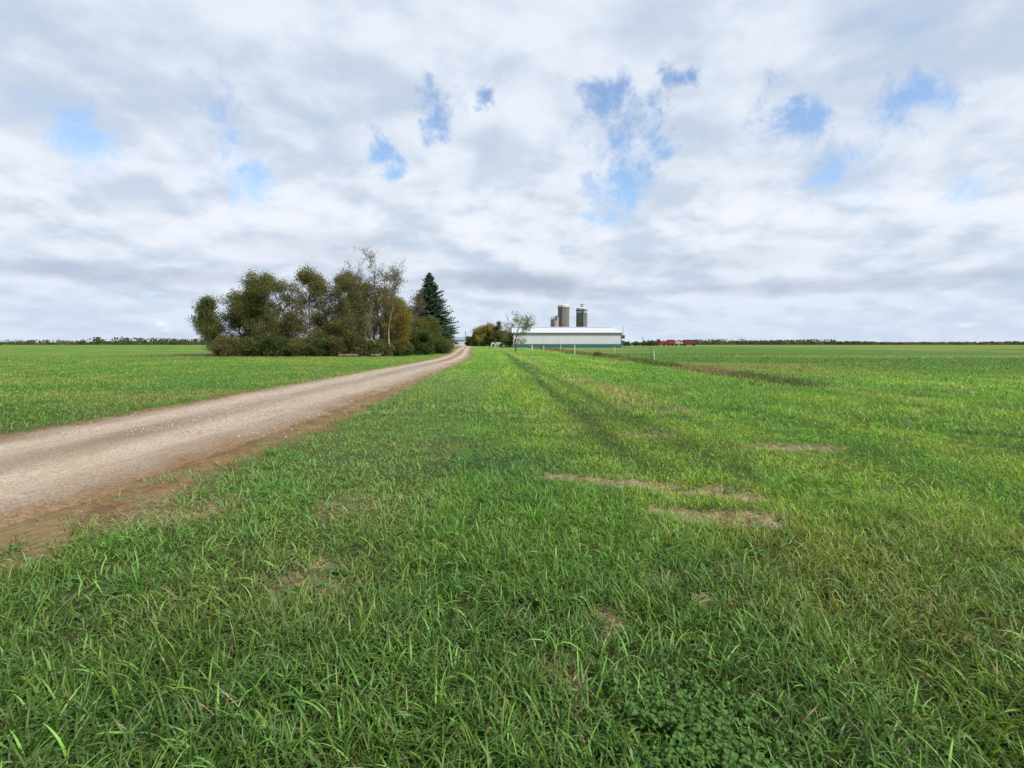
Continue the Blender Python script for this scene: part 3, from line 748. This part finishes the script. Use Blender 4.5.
# spruce
def spruce(loc, H, Rb, label, seed=5):
    rng = np.random.default_rng(seed); root = empty('spruce_tree', loc, label, 'spruce')
    segs = [(Vector((0, 0, -.2 + k * H / 8)), Vector((0, 0, -.2 + (k + 1) * H / 8)), .24 * (1 - k / 8.3), .24 * (1 - (k + 1) / 8.3), 0) for k in range(8)]
    P, U, L_, S_ = [], [], [], []
    z = .5
    while z < H - .15:
        u = z / H
        nb_ = 22 if u < .35 else 15 if u < .5 else 11 if u < .75 else 8
        for b_ in range(nb_):
            a_ = rng.uniform(0, 6.283)
            lobe = 1 + .10 * math.sin(a_ * 3 + z * 1.3) + rng.normal(0, .07)
            Lb = (Rb * (1 - u) ** .98 * (1 - .55 * max(0, .26 - u) / .26) + .12) * lobe * (rng.uniform(.45, 1.0) if b_ % 2 else rng.uniform(.85, 1.08))
            d = np.array([math.cos(a_), math.sin(a_), 0])
            n_ = max(8, int(Lb / .32)); prev = np.array([0, 0, z])
            for k in range(1, n_ + 1):
                t_ = k / n_
                cur = np.array([0, 0, z]) + d * Lb * t_ + np.array([0, 0, Lb * (.10 * t_ - .42 * t_ ** 1.5 + .26 * t_ ** 3) + (u ** 2) * Lb * .7 * t_])
                if k % 2 == 0 or k == n_: segs.append((Vector(prev), Vector(cur), max(.03 * (1 - t_), .008) * (1.3 - u), max(.03 * (1 - t_), .006), 3)); prev = cur
                if t_ < .2: continue
                side = np.array([-d[1], d[0], 0])
                for q_ in range(12):
                    s__ = rng.choice([-1, 1]); ln = (.20 + .30 * (1 - abs(t_ - .55))) * rng.uniform(.5, 1.2) * min(1, Lb / 2.2 + .22)
                    dd_ = side * s__ * rng.uniform(.3, 1.0) + d * rng.uniform(.3, 1.0) + np.array([0, 0, rng.uniform(-.75, .15)])
                    dd_ /= np.linalg.norm(dd_)
                    P.append(cur + rng.normal(0, .05, 3)); U.append(dd_); L_.append(ln); S_.append(t_)
        z += .26 * (1 - .45 * u) + rng.uniform(0, .06)
    # leader
    for k in range(60):
        P.append(np.array([0, 0, H - rng.uniform(0, 1.0)])); a_ = rng.uniform(0, 6.28); U.append(np.array([math.cos(a_) * .6, math.sin(a_) * .6, .6])); L_.append(.22); S_.append(.9)
    P = np.array(P); U = np.array(U); L_ = np.array(L_); S_ = np.array(S_); n = len(P)
    v = np.cross(U, rng.normal(0, 1, (n, 3))); v /= np.linalg.norm(v, axis=1, keepdims=True)
    W_ = L_ * .30
    V = np.stack([P, P + U * L_[:, None] * .45 + v * W_[:, None] * .5, P + U * L_[:, None], P + U * L_[:, None] * .45 - v * W_[:, None] * .5], 1).reshape(-1, 3)
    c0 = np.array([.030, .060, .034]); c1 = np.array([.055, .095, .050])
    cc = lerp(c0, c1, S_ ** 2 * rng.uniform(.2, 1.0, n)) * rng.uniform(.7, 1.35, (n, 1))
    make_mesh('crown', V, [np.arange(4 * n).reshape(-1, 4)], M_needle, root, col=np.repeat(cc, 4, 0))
    V, Q = tubes(segs); make_mesh('trunk', V, [Q], M_bark, root)
    return root
spruce(spot(430.5, 100), 14.8, 6.7, 'tall dark conical spruce at the end of the woodlot')

# trees in the middle distance
tree('deciduous_tree', spot(484.5, 200), 'round tan and orange bushy tree right of the drive end', 'tree', 'farmyard trees', 201, 6.5, .06, 3.5, 30, [(.28, .22, .075), (.23, .21, .07), (.34, .24, .075), (.20, .20, .065)], 13, .34, .55, sub=5, twigs=4, up=.55)
tree('deciduous_tree', spot(477, 206), 'yellow green bushy tree at the left side of the tan and orange tree', 'tree', 'farmyard trees', 202, 6.2, .06, 2.2, 22, OLIVE + YELL[1:2], 11, .34, .5, sub=5, twigs=4, up=.7)
tree('deciduous_tree', spot(494.5, 196), 'slender grey green tree just right of the tan and orange tree', 'tree', 'farmyard trees', 203, 9.0, .3, 1.7, 16, DGRN + DUN, 5, .28, .3, sub=5, twigs=4, up=1.2, lean=(.03, 0), thick=1.6)
tree('deciduous_tree', spot(500, 186), 'low dark green tree behind the white hutches', 'tree', 'farmyard trees', 204, 4.6, .3, 2.0, 18, GRN + DGRN, 11, .28, .35, sub=5, twigs=3, up=.5, thick=1.4)
tree('deciduous_tree', spot(506, 165), 'bare grey twiggy tree left of the sparse tree by the barn', 'tree', 'farmyard trees', 205, 6.3, .25, 1.8, 16, DUN, .5, .2, .3, sub=6, twigs=5, up=1.1, forks=2, thick=2.0, shape='vase')
tree('deciduous_tree', spot(509, 158), 'low brownish twiggy tree at the left corner of the barn', 'tree', 'farmyard trees', 206, 4.0, .1, 2.0, 18, DUN + RUST, 4, .22, .35, sub=5, twigs=5, up=.8, forks=2, thick=1.5)
tree('deciduous_tree', at(515.5, 351.5), 'sparse open tree with a dark trunk in front of the left end of the barn', 'tree', 'farmyard trees', 207, 6.3, .22, 3.5, 18, [(.16, .19, .08), (.20, .22, .09), (.11, .14, .06)], 2.2, .19, .28, sub=6, twigs=4, up=.65, thick=1.7, shape='round', wig=.2)
for k, (px, d_, h_, s_, cs, lb) in enumerate(((472, 215, 2.6, 2.0, DGRN, 'dark low shrub at the far end of the drive'), (475.5, 212, 3.1, 2.6, DGRN, 'dark shrub left below the tan and orange tree'),
        (469, 222, 2.2, 1.1, DGRN, 'dark shrub below the utility pole'), (490, 198, 2.0, 2.2, DUN, 'brown shrub right below the tan and orange tree'))):
    tree('shrub', spot(px, d_), lb, 'shrub', 'shrubs around the farmyard', 230 + k, h_, .04, s_, 14, cs, 9, .30, .35, sub=4, twigs=4, up=.5, forks=2)

# far wooded horizon: reads as one mass
def far_wood():
    rng = np.random.default_rng(77); Vs = []; Cs = []
    for _ in range(5200):
        px = rng.uniform(-80, 1110); d_ = rng.uniform(900, 1500)
        X = (px - 512) / F * d_
        n_ = 26
        hh = (1.2 + 26 * max(0, float(fbm(np.array(X * .009), np.array(3.), 9)) - .42)) * (1.0 if px > 560 else 1.6)
        c = np.array([X, d_, .6]) + rng.normal(0, 1, (n_, 3)) * np.array([3, 3, 0]) + np.stack([np.zeros(n_), np.zeros(n_), rng.uniform(0, hh, n_)], 1)
        s = rng.uniform(.8, 2.0, (n_, 1))
        u = rng.normal(0, 1, (n_, 3)); u /= np.linalg.norm(u, axis=1, keepdims=True); v = np.cross(u, rng.normal(0, 1, (n_, 3))); v /= np.linalg.norm(v, axis=1, keepdims=True)
        Vs.append(np.stack([c - u * s, c + v * s * .7, c + u * s, c - v * s * .7], 1).reshape(-1, 3))
        col = np.array([(.05, .075, .03), (.08, .085, .035), (.04, .06, .03), (.11, .09, .04)][rng.integers(4)]) * rng.uniform(.7, 1.3)
        Cs.append(np.tile(col, (n_ * 4, 1)))
    V = np.concatenate(Vs)
    o = make_mesh('distant_wood', V, [np.arange(len(V)).reshape(-1, 4)], M_leaf, col=np.concatenate(Cs))
    tag(o, 'thin dark line of far off trees along the horizon', 'distant trees', kind='stuff')
far_wood()

# ------------------------------------------------------------------ barn
def ribbed(name, col, period, depth=.03, dirt=.12, rough=.5, axis=0):
    m = bpy.data.materials.new(name); m.use_nodes = True; t = NT(m.node_tree)
    oc = t.add('ShaderNodeTexCoord').outputs['Object']; sp = t.add('ShaderNodeSeparateXYZ', {0: oc})
    ph = t.math('FRACT', t.math('DIVIDE', sp.outputs[axis], period))
    rib = t.rng(t.math('ABSOLUTE', t.math('SUBTRACT', ph, .5)), .38, .46)
    st = t.noise(t.vmath('MULTIPLY', oc, (1.2, 1.2, .15)), 1.2, 6, .65)
    base = t.mix(t.rng(st, .4, .7, 0, 1), col, tuple(x * (1 - dirt * 2) for x in col))
    p = t.add('ShaderNodeBsdfPrincipled', {'Base Color': base, 'Roughness': rough, 'Specular IOR Level': .4})
    b = t.add('ShaderNodeBump', {'Height': rib, 'Distance': depth}); t.l.new(b.outputs[0], p.inputs['Normal'])
    t.add('ShaderNodeOutputMaterial', {0: p.outputs[0]}); return m
M_wall = ribbed('white_steel_siding', (.50, .52, .54), .45, .005, .05)
M_curtain = pmat('curtain', (.49, .515, .545), .6, noise=(.6, .05))
M_teal = ribbed('teal_steel_siding', (.028, .115, .12), .45, .005, .05)
M_roof = ribbed('white_steel_roof', (.50, .52, .55), .9, .02, .05, .4)
M_trim = pmat('dark_trim', (.11, .12, .12), .5)
M_white = pmat('white_paint', (.45, .46, .46), .5, noise=(2, .08))
M_dark = pmat('dark_steel', (.05, .05, .05), .5)
M_glass = pmat('dark_glass', (.02, .025, .03), .08, spec=.6)
M_conc = pmat('concrete', (.33, .31, .28), .9, noise=(1.5, .2))

BD = 150.0; BZ = float(hgt(BD)) - .15
x0, x1 = 0.3, 30.8; dep = 32.0; eave = 4.8 - BZ; ridge = 6.72 - BZ
barn = empty('barn', (0, BD, BZ), 'long low white barn with a teal band along the bottom of its wall', 'barn')
wm = MB(); tz = 1.13                                     # top of the teal band
wm.prism([(0, tz), (dep, tz), (dep, eave), (dep / 2, ridge), (0, eave)], x1 - .15, x1, 'x')
wm.prism([(0, tz), (dep, tz), (dep, eave), (dep / 2, ridge), (0, eave)], x0, x0 + .15, 'x')
wm.box(x0 + .15, x1 - .15, 0, .15, tz, eave - .02); wm.box(x0 + .15, x1 - .15, dep - .15, dep, tz, eave - .02)
wm.build('wall', M_wall, barn)
tm = MB(); tm.box(x0 - .02, x1 + .02, -.02, .18, 0, tz - .003); tm.box(x0 - .02, x1 + .02, dep - .18, dep + .02, 0, tz - .003)
tm.box(x1 - .17, x1 + .02, .18, dep - .18, 0, tz - .003); tm.box(x0 - .02, x0 + .17, .18, dep - .18, 0, tz - .003)
tb = tm.build('wainscot', M_teal, barn); tb['label'] = 'teal lower wall band'
cm = MB(); cm.box(x0 + .4, x1 - .4, -.045, -.004, tz + .1, tz + 1.35)
cm.build('curtain', M_curtain, barn)
rm = MB(); ov = .28; sl_ = (ridge - eave) / (dep / 2)
ra_ = [(-ov, eave - ov * sl_ + .03), (dep / 2, ridge + .03), (dep / 2, ridge + .17), (-ov, eave - ov * sl_ + .17)]
rm.prism(ra_, x0 - .35, x1 + .35, 'x')
rb_ = [(dep / 2 + .002, ridge + .03), (dep + ov, eave - ov * sl_ + .03), (dep + ov, eave - ov * sl_ + .17), (dep / 2 + .002, ridge + .17)]
rm.prism(rb_, x0 - .35, x1 + .35, 'x')
roof = rm.build('roof', M_roof, barn)
MB().box(x0 - .2, x1 + .2, dep / 2 - .5, dep / 2 + .5, ridge + .19, ridge + .32).build('ridge_cap', M_roof, roof)
MB().box(x0 - .37, x1 + .37, -ov - .10, -ov - .003, eave - ov * sl_ - .10, eave - ov * sl_ + .13).build('eave_trim', M_trim, barn)
MB().box(x0 - .36, x1 + .36, -ov + .02, -.01, eave - ov * sl_ - .06, eave - ov * sl_ - .02).build('soffit', M_white, barn)
for xx in (x0 - .03, x1 - .12):
    MB().box(xx, xx + .17, -.09, -.055, 0.01, eave - .1).build('corner_trim', M_trim, barn)
gd_ = MB(); gd_.box(x1 + .025, x1 + .10, 11, 21, .02, 4.0); gd_.build('sliding_door', M_white, barn)
# things fixed to the gable end: fan housings and an antenna
for zz in (3.2, 1.65):
    fb = MB(); fb.box(x1 + .03, x1 + 1.0, .6, 1.9, zz - .5, zz + .5); f_ = fb.build('fan_housing', M_dark, barn)
    MB().tube((x1 + 1.0, 1.25, zz), (x1 + 1.08, 1.25, zz), .45, n=14).build('fan', M_trim, f_)
MB().tube((x1 + .5, .3, eave - .4), (x1 + .5, .3, eave + 2.0), .035).build('antenna', M_dark, barn)

# ------------------------------------------------------------------ silos
def stave_mat(name, c0, c1):
    m = bpy.data.materials.new(name); m.use_nodes = True; t = NT(m.node_tree)
    oc = t.add('ShaderNodeTexCoord').outputs['Object']; sp = t.add('ShaderNodeSeparateXYZ', {0: oc})
    an = t.math('ARCTAN2', sp.outputs[1], sp.outputs[0])
    streak = t.noise(t.add('ShaderNodeCombineXYZ', {0: t.math('MULTIPLY', an, 2.2), 1: t.math('MULTIPLY', sp.outputs[2], .10), 2: 0.0}).outputs[0], 1.6, 6, .65)
    ph = t.math('FRACT', t.math('DIVIDE', sp.outputs[2], .76))
    hoop = t.rng(t.math('ABSOLUTE', t.math('SUBTRACT', ph, .5)), .0, .07, 1, 0)
    c = t.mix(t.rng(streak, .35, .65), c0, c1)
    c = t.mix(t.math('MULTIPLY', hoop, .35), c, (.12, .10, .09))
    p = t.add('ShaderNodeBsdfPrincipled', {'Base Color': c, 'Roughness': .85, 'Specular IOR Level': .2})
    b = t.add('ShaderNodeBump', {'Height': hoop, 'Distance': .05}); t.l.new(b.outputs[0], p.inputs['Normal'])
    t.add('ShaderNodeOutputMaterial', {0: p.outputs[0]}); return m
M_st1 = stave_mat('silo_staves_tan', (.12, .115, .105), (.20, .18, .15))
M_st2 = stave_mat('silo_staves_grey', (.11, .107, .105), (.175, .168, .16))
M_st3 = stave_mat('silo_staves_pale', (.22, .21, .20), (.31, .29, .27))
M_galv = pmat('galvanised_steel', (.50, .53, .56), .35, .6, noise=(1, .1))
SD = 205.0; SZ = float(hgt(SD)) - .1
def silo(px, wpx, ytop, mat, label, cap, D_=SD):
    r = wpx / 2 / F * D_; H = EYE + (344.5 - ytop) / F * D_ - SZ
    X = (px - 512) / F * D_
    root = empty('silo', (X, D_, SZ), label, 'silo', 'concrete silos behind the barn')
    if cap == 'dome_white': capH = .75
    elif cap == 'dome': capH = r * .95
    else: capH = 1.0
    hw = H - capH
    MB().lathe([(r, 0), (r, hw), (r * .9, hw + .02)], 40).build('stave_wall', mat, root, smoothf=False)
    if cap == 'dome_white':
        c_ = MB().lathe([(r * 1.03, hw - .55), (r * 1.03, hw + .25), (r * .98, hw + .35), (r * .8, hw + capH * .72), (r * .5, hw + capH * .92), (.02, hw + capH)], 32).build('dome', M_white, root)
        MB().lathe([(r * 1.05, hw - .85), (r * 1.05, hw - .56)], 32).build('rim', M_dark, root)
        MB().lathe([(.5, hw + capH * .9), (.5, hw + capH * 1.12), (.02, hw + capH * 1.2)], 12).build('vent', M_galv, root)
    elif cap == 'dome':
        MB().lathe([(r * 1.02, hw - .1), (r * .98, hw + .1), (r * .85, hw + capH * .55), (r * .55, hw + capH * .86), (.02, hw + capH)], 32).build('dome', M_galv, root, smoothf=True)
        dm_ = MB().prism([(-.05, hw - .2), (1.0, hw - .2), (1.0, hw + .9), (.45, hw + 1.5), (-.05, hw + .9)], -r * 1.04, -r * .3); dm_.build('dormer', M_trim, root)
    else:
        MB().lathe([(r * 1.02, hw - .5), (r * 1.02, hw + .05), (r * .97, hw + .1), (.02, hw + .75)], 32).build('roof', M_white, root)
        MB().lathe([(r * 1.04, hw - 1.0), (r * 1.04, hw - .52)], 32).build('rim', M_trim, root)
        MB().lathe([(r * 1.03, hw - 1.7), (r * 1.03, hw - 1.2)], 32).build('rim', M_white, root)
        MB().tube((-.1, -.3, hw + .4), (-.1, -.3, hw + 1.7), .12).tube((-.9, -.3, hw + 1.35), (.9, -.3, hw + 1.5), .10).box(-.4, .35, -.6, 0, hw + .5, hw + 1.0).build('filler_spout', M_dark, root)
        for (bx_, bz_) in ((-.9, hw - 9.0), (1.0, hw - 7.4)):
            a_ = math.asin(bx_ / r); px_, py_ = math.sin(a_) * (r + .25), -math.cos(a_) * (r + .25)
            MB().box(px_ - .55, px_ + .55, py_ - .05, py_ + .3, bz_ - .32, bz_ + .32).build('hatch', M_white, root)
    # unloading chute up one side, with its ladder cage
    ca = -.25 if cap != 'flat' else .15
    cx_, cy_ = math.sin(ca) * (r + .28), -math.cos(ca) * (r + .28)
    if cap != 'dome': MB().tube((cx_, cy_, 0), (cx_, cy_, hw - .3), .42, n=12).build('chute', mat if cap != 'flat' else M_dark and M_st2, root)
    else: MB().tube((cx_, cy_, 0), (cx_, cy_, hw + .2), .34, n=12).build('chute', M_trim, root)
    return root
silo(563.2, 11.4, 304.6, M_st1, 'tallest round silo with a white domed cap, in the middle', 'dome_white')
silo(581.3, 11.0, 306.2, M_st2, 'grey brown silo with a flat white banded top, standing apart on the right', 'flat')
silo(554.4, 8.2, 315.6, M_st3, 'short pale silo with a grey metal dome, leftmost of the three', 'dome', 198)

# ------------------------------------------------------------------ farm buildings at the end of the drive
def shed(loc, wx_, dy_, h_, rh, label, mw, mroof, rz=0, windows=()):
    r = empty('shed', loc, label, 'shed', None, rz)
    m = MB(); m.prism([(-wx_ / 2, 0), (wx_ / 2, 0), (wx_ / 2, h_), (-wx_ / 2, h_)], 0, dy_); m.build('wall', mw, r)
    q = MB(); q.prism([(-.4, h_ - .1), (dy_ / 2, h_ + rh), (dy_ + .4, h_ - .1), (dy_ + .4, h_ + .06), (dy_ / 2, h_ + rh + .16), (-.4, h_ + .06)], -wx_ / 2 - .3, wx_ / 2 + .3, 'x'); q.build('roof', mroof, r)
    for (a0, a1, b0, b1, nm, mm) in windows: MB().box(a0, a1, -.06, -.005, b0, b1).build(nm, mm, r)
    return r
M_bluegrey = pmat('blue_grey_roof', (.20, .24, .29), .5, noise=(.5, .1))
L_ = spot(457.6, 232)
shed(L_, 6.4, 9, 2.6, 1.3, 'small white shed with a blue grey roof at the left of the drive end', M_white, M_bluegrey, 0, ((-3, -1.9, .8, 1.7, 'window', M_glass), (.6, 3.0, .02, 2.2, 'door', M_curtain), (-1.2, .1, .9, 1.7, 'window', M_glass)))

def hutch(loc, rz, s, label):
    r = empty('calf_hutch', loc, label, 'animal hutch', 'white hutches under the farmyard trees', rz, s)
    pr = [(-.75, 0), (.75, 0), (.70, .7), (.52, 1.15), (.25, 1.38), (-.25, 1.38), (-.52, 1.15), (-.70, .7)]
    MB().prism(pr, 0, 2.2).build('shell', M_white, r)
    MB().prism([(-.42, .02), (.42, .02), (.40, .65), (.25, .95), (-.25, .95), (-.40, .65)], -.02, -.004).build('opening', M_dark, r)
    for yy in (.5, 1.1, 1.7):
        MB().prism([(a_ * 1.03, b_ * 1.03) for a_, b_ in pr], yy - .05, yy + .05).build('rib', M_white, r)
    return r
hutch(spot(493.4, 172), .12, 1.0, 'white animal hutch, the narrower left one of two under the trees')
hutch(spot(501, 172), .65, 1.0, 'white animal hutch, the wider right one of two under the trees')

# utility pole
up_ = empty('utility_pole', spot(465.6, 225), 'thin dark utility pole at the far end of the drive', 'utility pole')
MB().tube((0, 0, 0), (0, 0, 6.3), .14, .10, 10).build('pole', M_bark, up_)
MB().box(-.35, .35, -.16, -.08, 5.6, 5.68).build('crossarm', M_bark, up_)
for xx in (-.3, .3): MB().tube((xx, -.1, 5.68), (xx, -.1, 5.85), .04).build('insulator', M_conc, up_)

# ------------------------------------------------------------------ fence posts
M_post = pmat('pale_post', (.50, .52, .42), .6, noise=(6, .15))
def post(px, py, h_, label, lean=0, r=.06):
    o = empty('fence_post', at(px, py), label, 'fence post', 'pale fence posts in the field')
    o.rotation_euler = (0, lean, 0)
    MB().tube((0, 0, -.2), (0, 0, h_), r, r * .85, 8).build('shaft', M_post, o)
    for k in (.45, .8): MB().tube((-.03, -r, h_ * k), (-.03, -r - .06, h_ * k), .035, n=6).build('insulator', M_dark, o)
    MB().lathe([(r * .95, h_), (r * .7, h_ + .03), (.01, h_ + .05)], 8).build('cap', M_white, o)
post(574.6, 355.3, 1.5, 'tallest white fence post, standing alone in front of the barn', 0, .075)
post(654.6, 360.8, .95, 'short pale post leaning left at the right end of the field', -.13, .055)
post(614.6, 352.3, 1.0, 'short white post in front of the right end of the barn', 0, .07)
post(560.6, 350.6, 1.2, 'thin pale post just left of the tallest white post', 0, .07)
post(543.6, 350.8, 1.0, 'small white post between the sparse tree and the tallest post', 0, .085)
post(532.0, 350.0, 1.1, 'thick white post right beside the sparse tree', 0, .13)
# leafy stalk leaning over the short post
tree('sapling', at(654.2, 360) + Vector((0, .6, 0)), 'thin leaning sapling with a dark leafy tip behind the short leaning post', 'sapling', None, 300, 2.1, .86, .16, 4, [(.05, .06, .04), (.07, .07, .04)], 7, .12, .07, lean=(-.17, 0), sub=2, twigs=2, up=1.0, thick=1.5, wig=.05)
tree('sapling', spot(642.5, 170), 'thin bare sapling on the horizon right of the barn', 'sapling', None, 301, 3.2, .25, .7, 9, DUN, .5, .16, .15, lean=(.10, 0), sub=2, twigs=2, up=1.6, thick=2.2)
tree('shrub', at(597.5, 356.5), 'small green bush growing in the weed strip', 'shrub', None, 302, .3, .04, .35, 8, GRN, 9, .10, .15, sub=3, twigs=3, up=.4, forks=2)
for k, (px, d_, h_, s_, lb) in enumerate(((626, 260, .8, 1.5, 'low dark bush right beyond the barn corner'), (636, 300, 1.1, 1.8, 'low dark bush between the barn and the bare sapling'), (644, 290, 1.3, 1.8, 'low dark bush at the foot of the bare sapling'), (651, 270, 1.1, 1.5, 'low dark bush left of the red machinery'))):
    tree('shrub', spot(px, d_), lb, 'shrub', 'low bushes on the right horizon', 310 + k, h_, .04, s_, 12, DGRN, 8, .34, .35, sub=4, twigs=3, up=.4, forks=2)

# ------------------------------------------------------------------ red farm machinery
M_red = pmat('red_paint', (.27, .030, .032), .55, noise=(1.5, .25)); M_maroon = pmat('maroon_paint', (.12, .03, .035), .6, noise=(1, .25))
M_tyre = pmat('tyre', (.02, .02, .02), .9)
def wheel(root, x_, y_, r_, w_, nm='wheel'):
    o = MB().lathe([(r_ * .55, 0), (r_ * .95, 0), (r_, .12 * w_), (r_, .88 * w_), (r_ * .95, w_), (r_ * .55, w_)], 24).build(nm, M_tyre, root)
    o.location = (x_, y_, r_); o.rotation_euler = (math.pi / 2, 0, 0)
    h_ = MB().lathe([(.02, w_ * .3), (r_ * .5, w_ * .3), (r_ * .56, w_ * .05), (r_ * .56, w_ * .95), (.02, w_ * .7)], 20).build('rim', M_red, o)
    return o
MD = 270.0
# tractor, side on, bonnet to the right
tr = empty('tractor', spot(660.3, MD), 'red tractor with a cab, leftmost of the red machines', 'tractor', 'red machines lined up on the horizon')
b_ = MB(); b_.prism([(-.3, 1.0), (2.6, 1.0), (2.7, 1.35), (2.6, 2.0), (1.6, 2.2), (-.3, 2.25)], -.45, .45); b_.build('bonnet', M_red, tr)
MB().box(-2.2, -.3, -.55, .55, .9, 1.5).build('chassis', M_red, tr)
cb = MB(); cb.prism([(-2.0, 1.52), (-.35, 1.52), (-.25, 2.2), (-.55, 3.05), (-1.8, 3.05), (-2.1, 2.3)], -.7, .7); cb_ = cb.build('cab', M_glass, tr)
MB().prism([(-2.1, 3.06), (-.4, 3.06), (-.45, 3.3), (-2.0, 3.32)], -.85, .85).build('cab_roof', M_red, cb_)
for yy in (-1.05, .6):
    MB().prism([(-2.6, 1.3), (-2.3, 2.05), (-1.5, 2.25), (-.8, 1.95), (-.9, 1.85), (-1.5, 2.1), (-2.2, 1.9), (-2.45, 1.3)], yy, yy + .5).build('mudguard', M_red, tr)
MB().tube((1.1, 0, 2.2), (1.1, 0, 3.0), .06).build('exhaust', M_dark, tr)
wheel(tr, -1.5, -.6, .92, .48); wheel(tr, -1.5, 1.08, .92, .48); wheel(tr, 1.9, -.55, .6, .34); wheel(tr, 1.9, .9, .6, .34)
# forage wagon
def wagon(px, D_, L, h_, mat, label, top=M_dark, group='red machines lined up on the horizon', nm='farm_wagon'):
    r = empty(nm, spot(px, D_), label, 'wagon', group)
    MB().prism([(-L / 2, .95), (L / 2, .95), (L / 2, h_ * .82), (L / 2 - .25, h_), (-L / 2, h_)], -1.1, 1.1).build('box', mat, r)
    for k in range(1, 5): MB().box(-L / 2 + k * L / 5 - .05, -L / 2 + k * L / 5 + .05, -1.17, -1.103, .95, h_ * .8).build('stake', mat, r)
    MB().box(-L / 2, L / 2 - .2, -1.15, 1.15, h_ + .01, h_ + .35).build('roof', top, r)
    MB().box(-L / 2 + .2, L / 2 - .2, -.5, .5, .65, .94).tube((L / 2, 0, .75), (L / 2 + 1.4, 0, .55), .06).build('running_gear', M_dark, r)
    for xx in (-L / 2 + .7, L / 2 - .7):
        for yy in (-.85, 1.1): wheel(r, xx, yy, .42, .26)
    return r
wagon(670.3, MD, 3.4, 2.75, M_red, 'red forage wagon with a dark roof, second of the red machines')
wagon(689, MD - 10, 5.8, 2.6, M_maroon, 'dark maroon wagon at the right, largest of the machines')
# hay cart with a pale load
hc = empty('hay_cart', spot(678.5, MD + 4), 'low cart with a pale tan load between the red and the maroon wagon', 'cart', 'red machines lined up on the horizon')
MB().box(-2.2, 2.2, -1.1, 1.1, .75, .92).build('deck', M_bark, hc)
rngb = random.Random(4); M_hay = pmat('hay', (.46, .37, .24), .95, noise=(5, .3), bump=(14, .1))
for k, (a0, b0) in enumerate(((-1.4, .93), (-.1, .93), (1.2, .93), (-.7, 1.55))):
    MB().tube((a0, -1.0, b0 + .55), (a0, 1.0, b0 + .55 + rngb.uniform(-.03, .03)), .55, n=16).build('bale', M_hay, hc)
wheel(hc, -1.4, -.6, .4, .2); wheel(hc, -1.4, .85, .4, .2); wheel(hc, 1.4, -.6, .4, .2); wheel(hc, 1.4, .85, .4, .2)

# ------------------------------------------------------------------ logs at the foot of the woodlot
M_log = bark_mat('log_bark', (.11, .085, .065), (.21, .165, .13), 3)
for k, (px, L, dz, lb) in enumerate(((347, 2.2, 0, 'pale fallen log lying at the left foot of the woodlot'), (352, 1.7, 0, 'pale log end to end with the fallen log, on its right'), (376, 1.3, 0, 'short pale log below the tallest tree'))):
    c_ = spot(px, 70.8 + k * .25)
    m_ = MB(); rr = random.Random(k)
    m_.tube((-L / 2, rr.uniform(-.1, .1), .16), (0, 0, .17), .17, .155, 10); m_.tube((0, 0, .17), (L / 2, rr.uniform(-.15, .15), .18), .155, .13, 10)
    m_.tube((L * .2, 0, .25), (L * .32, -.1, .45), .05, .035, 6)
    o = m_.build('fallen_log', M_log, None, c_)
    tag(o, lb, 'log', 'pale logs on the lawn edge')
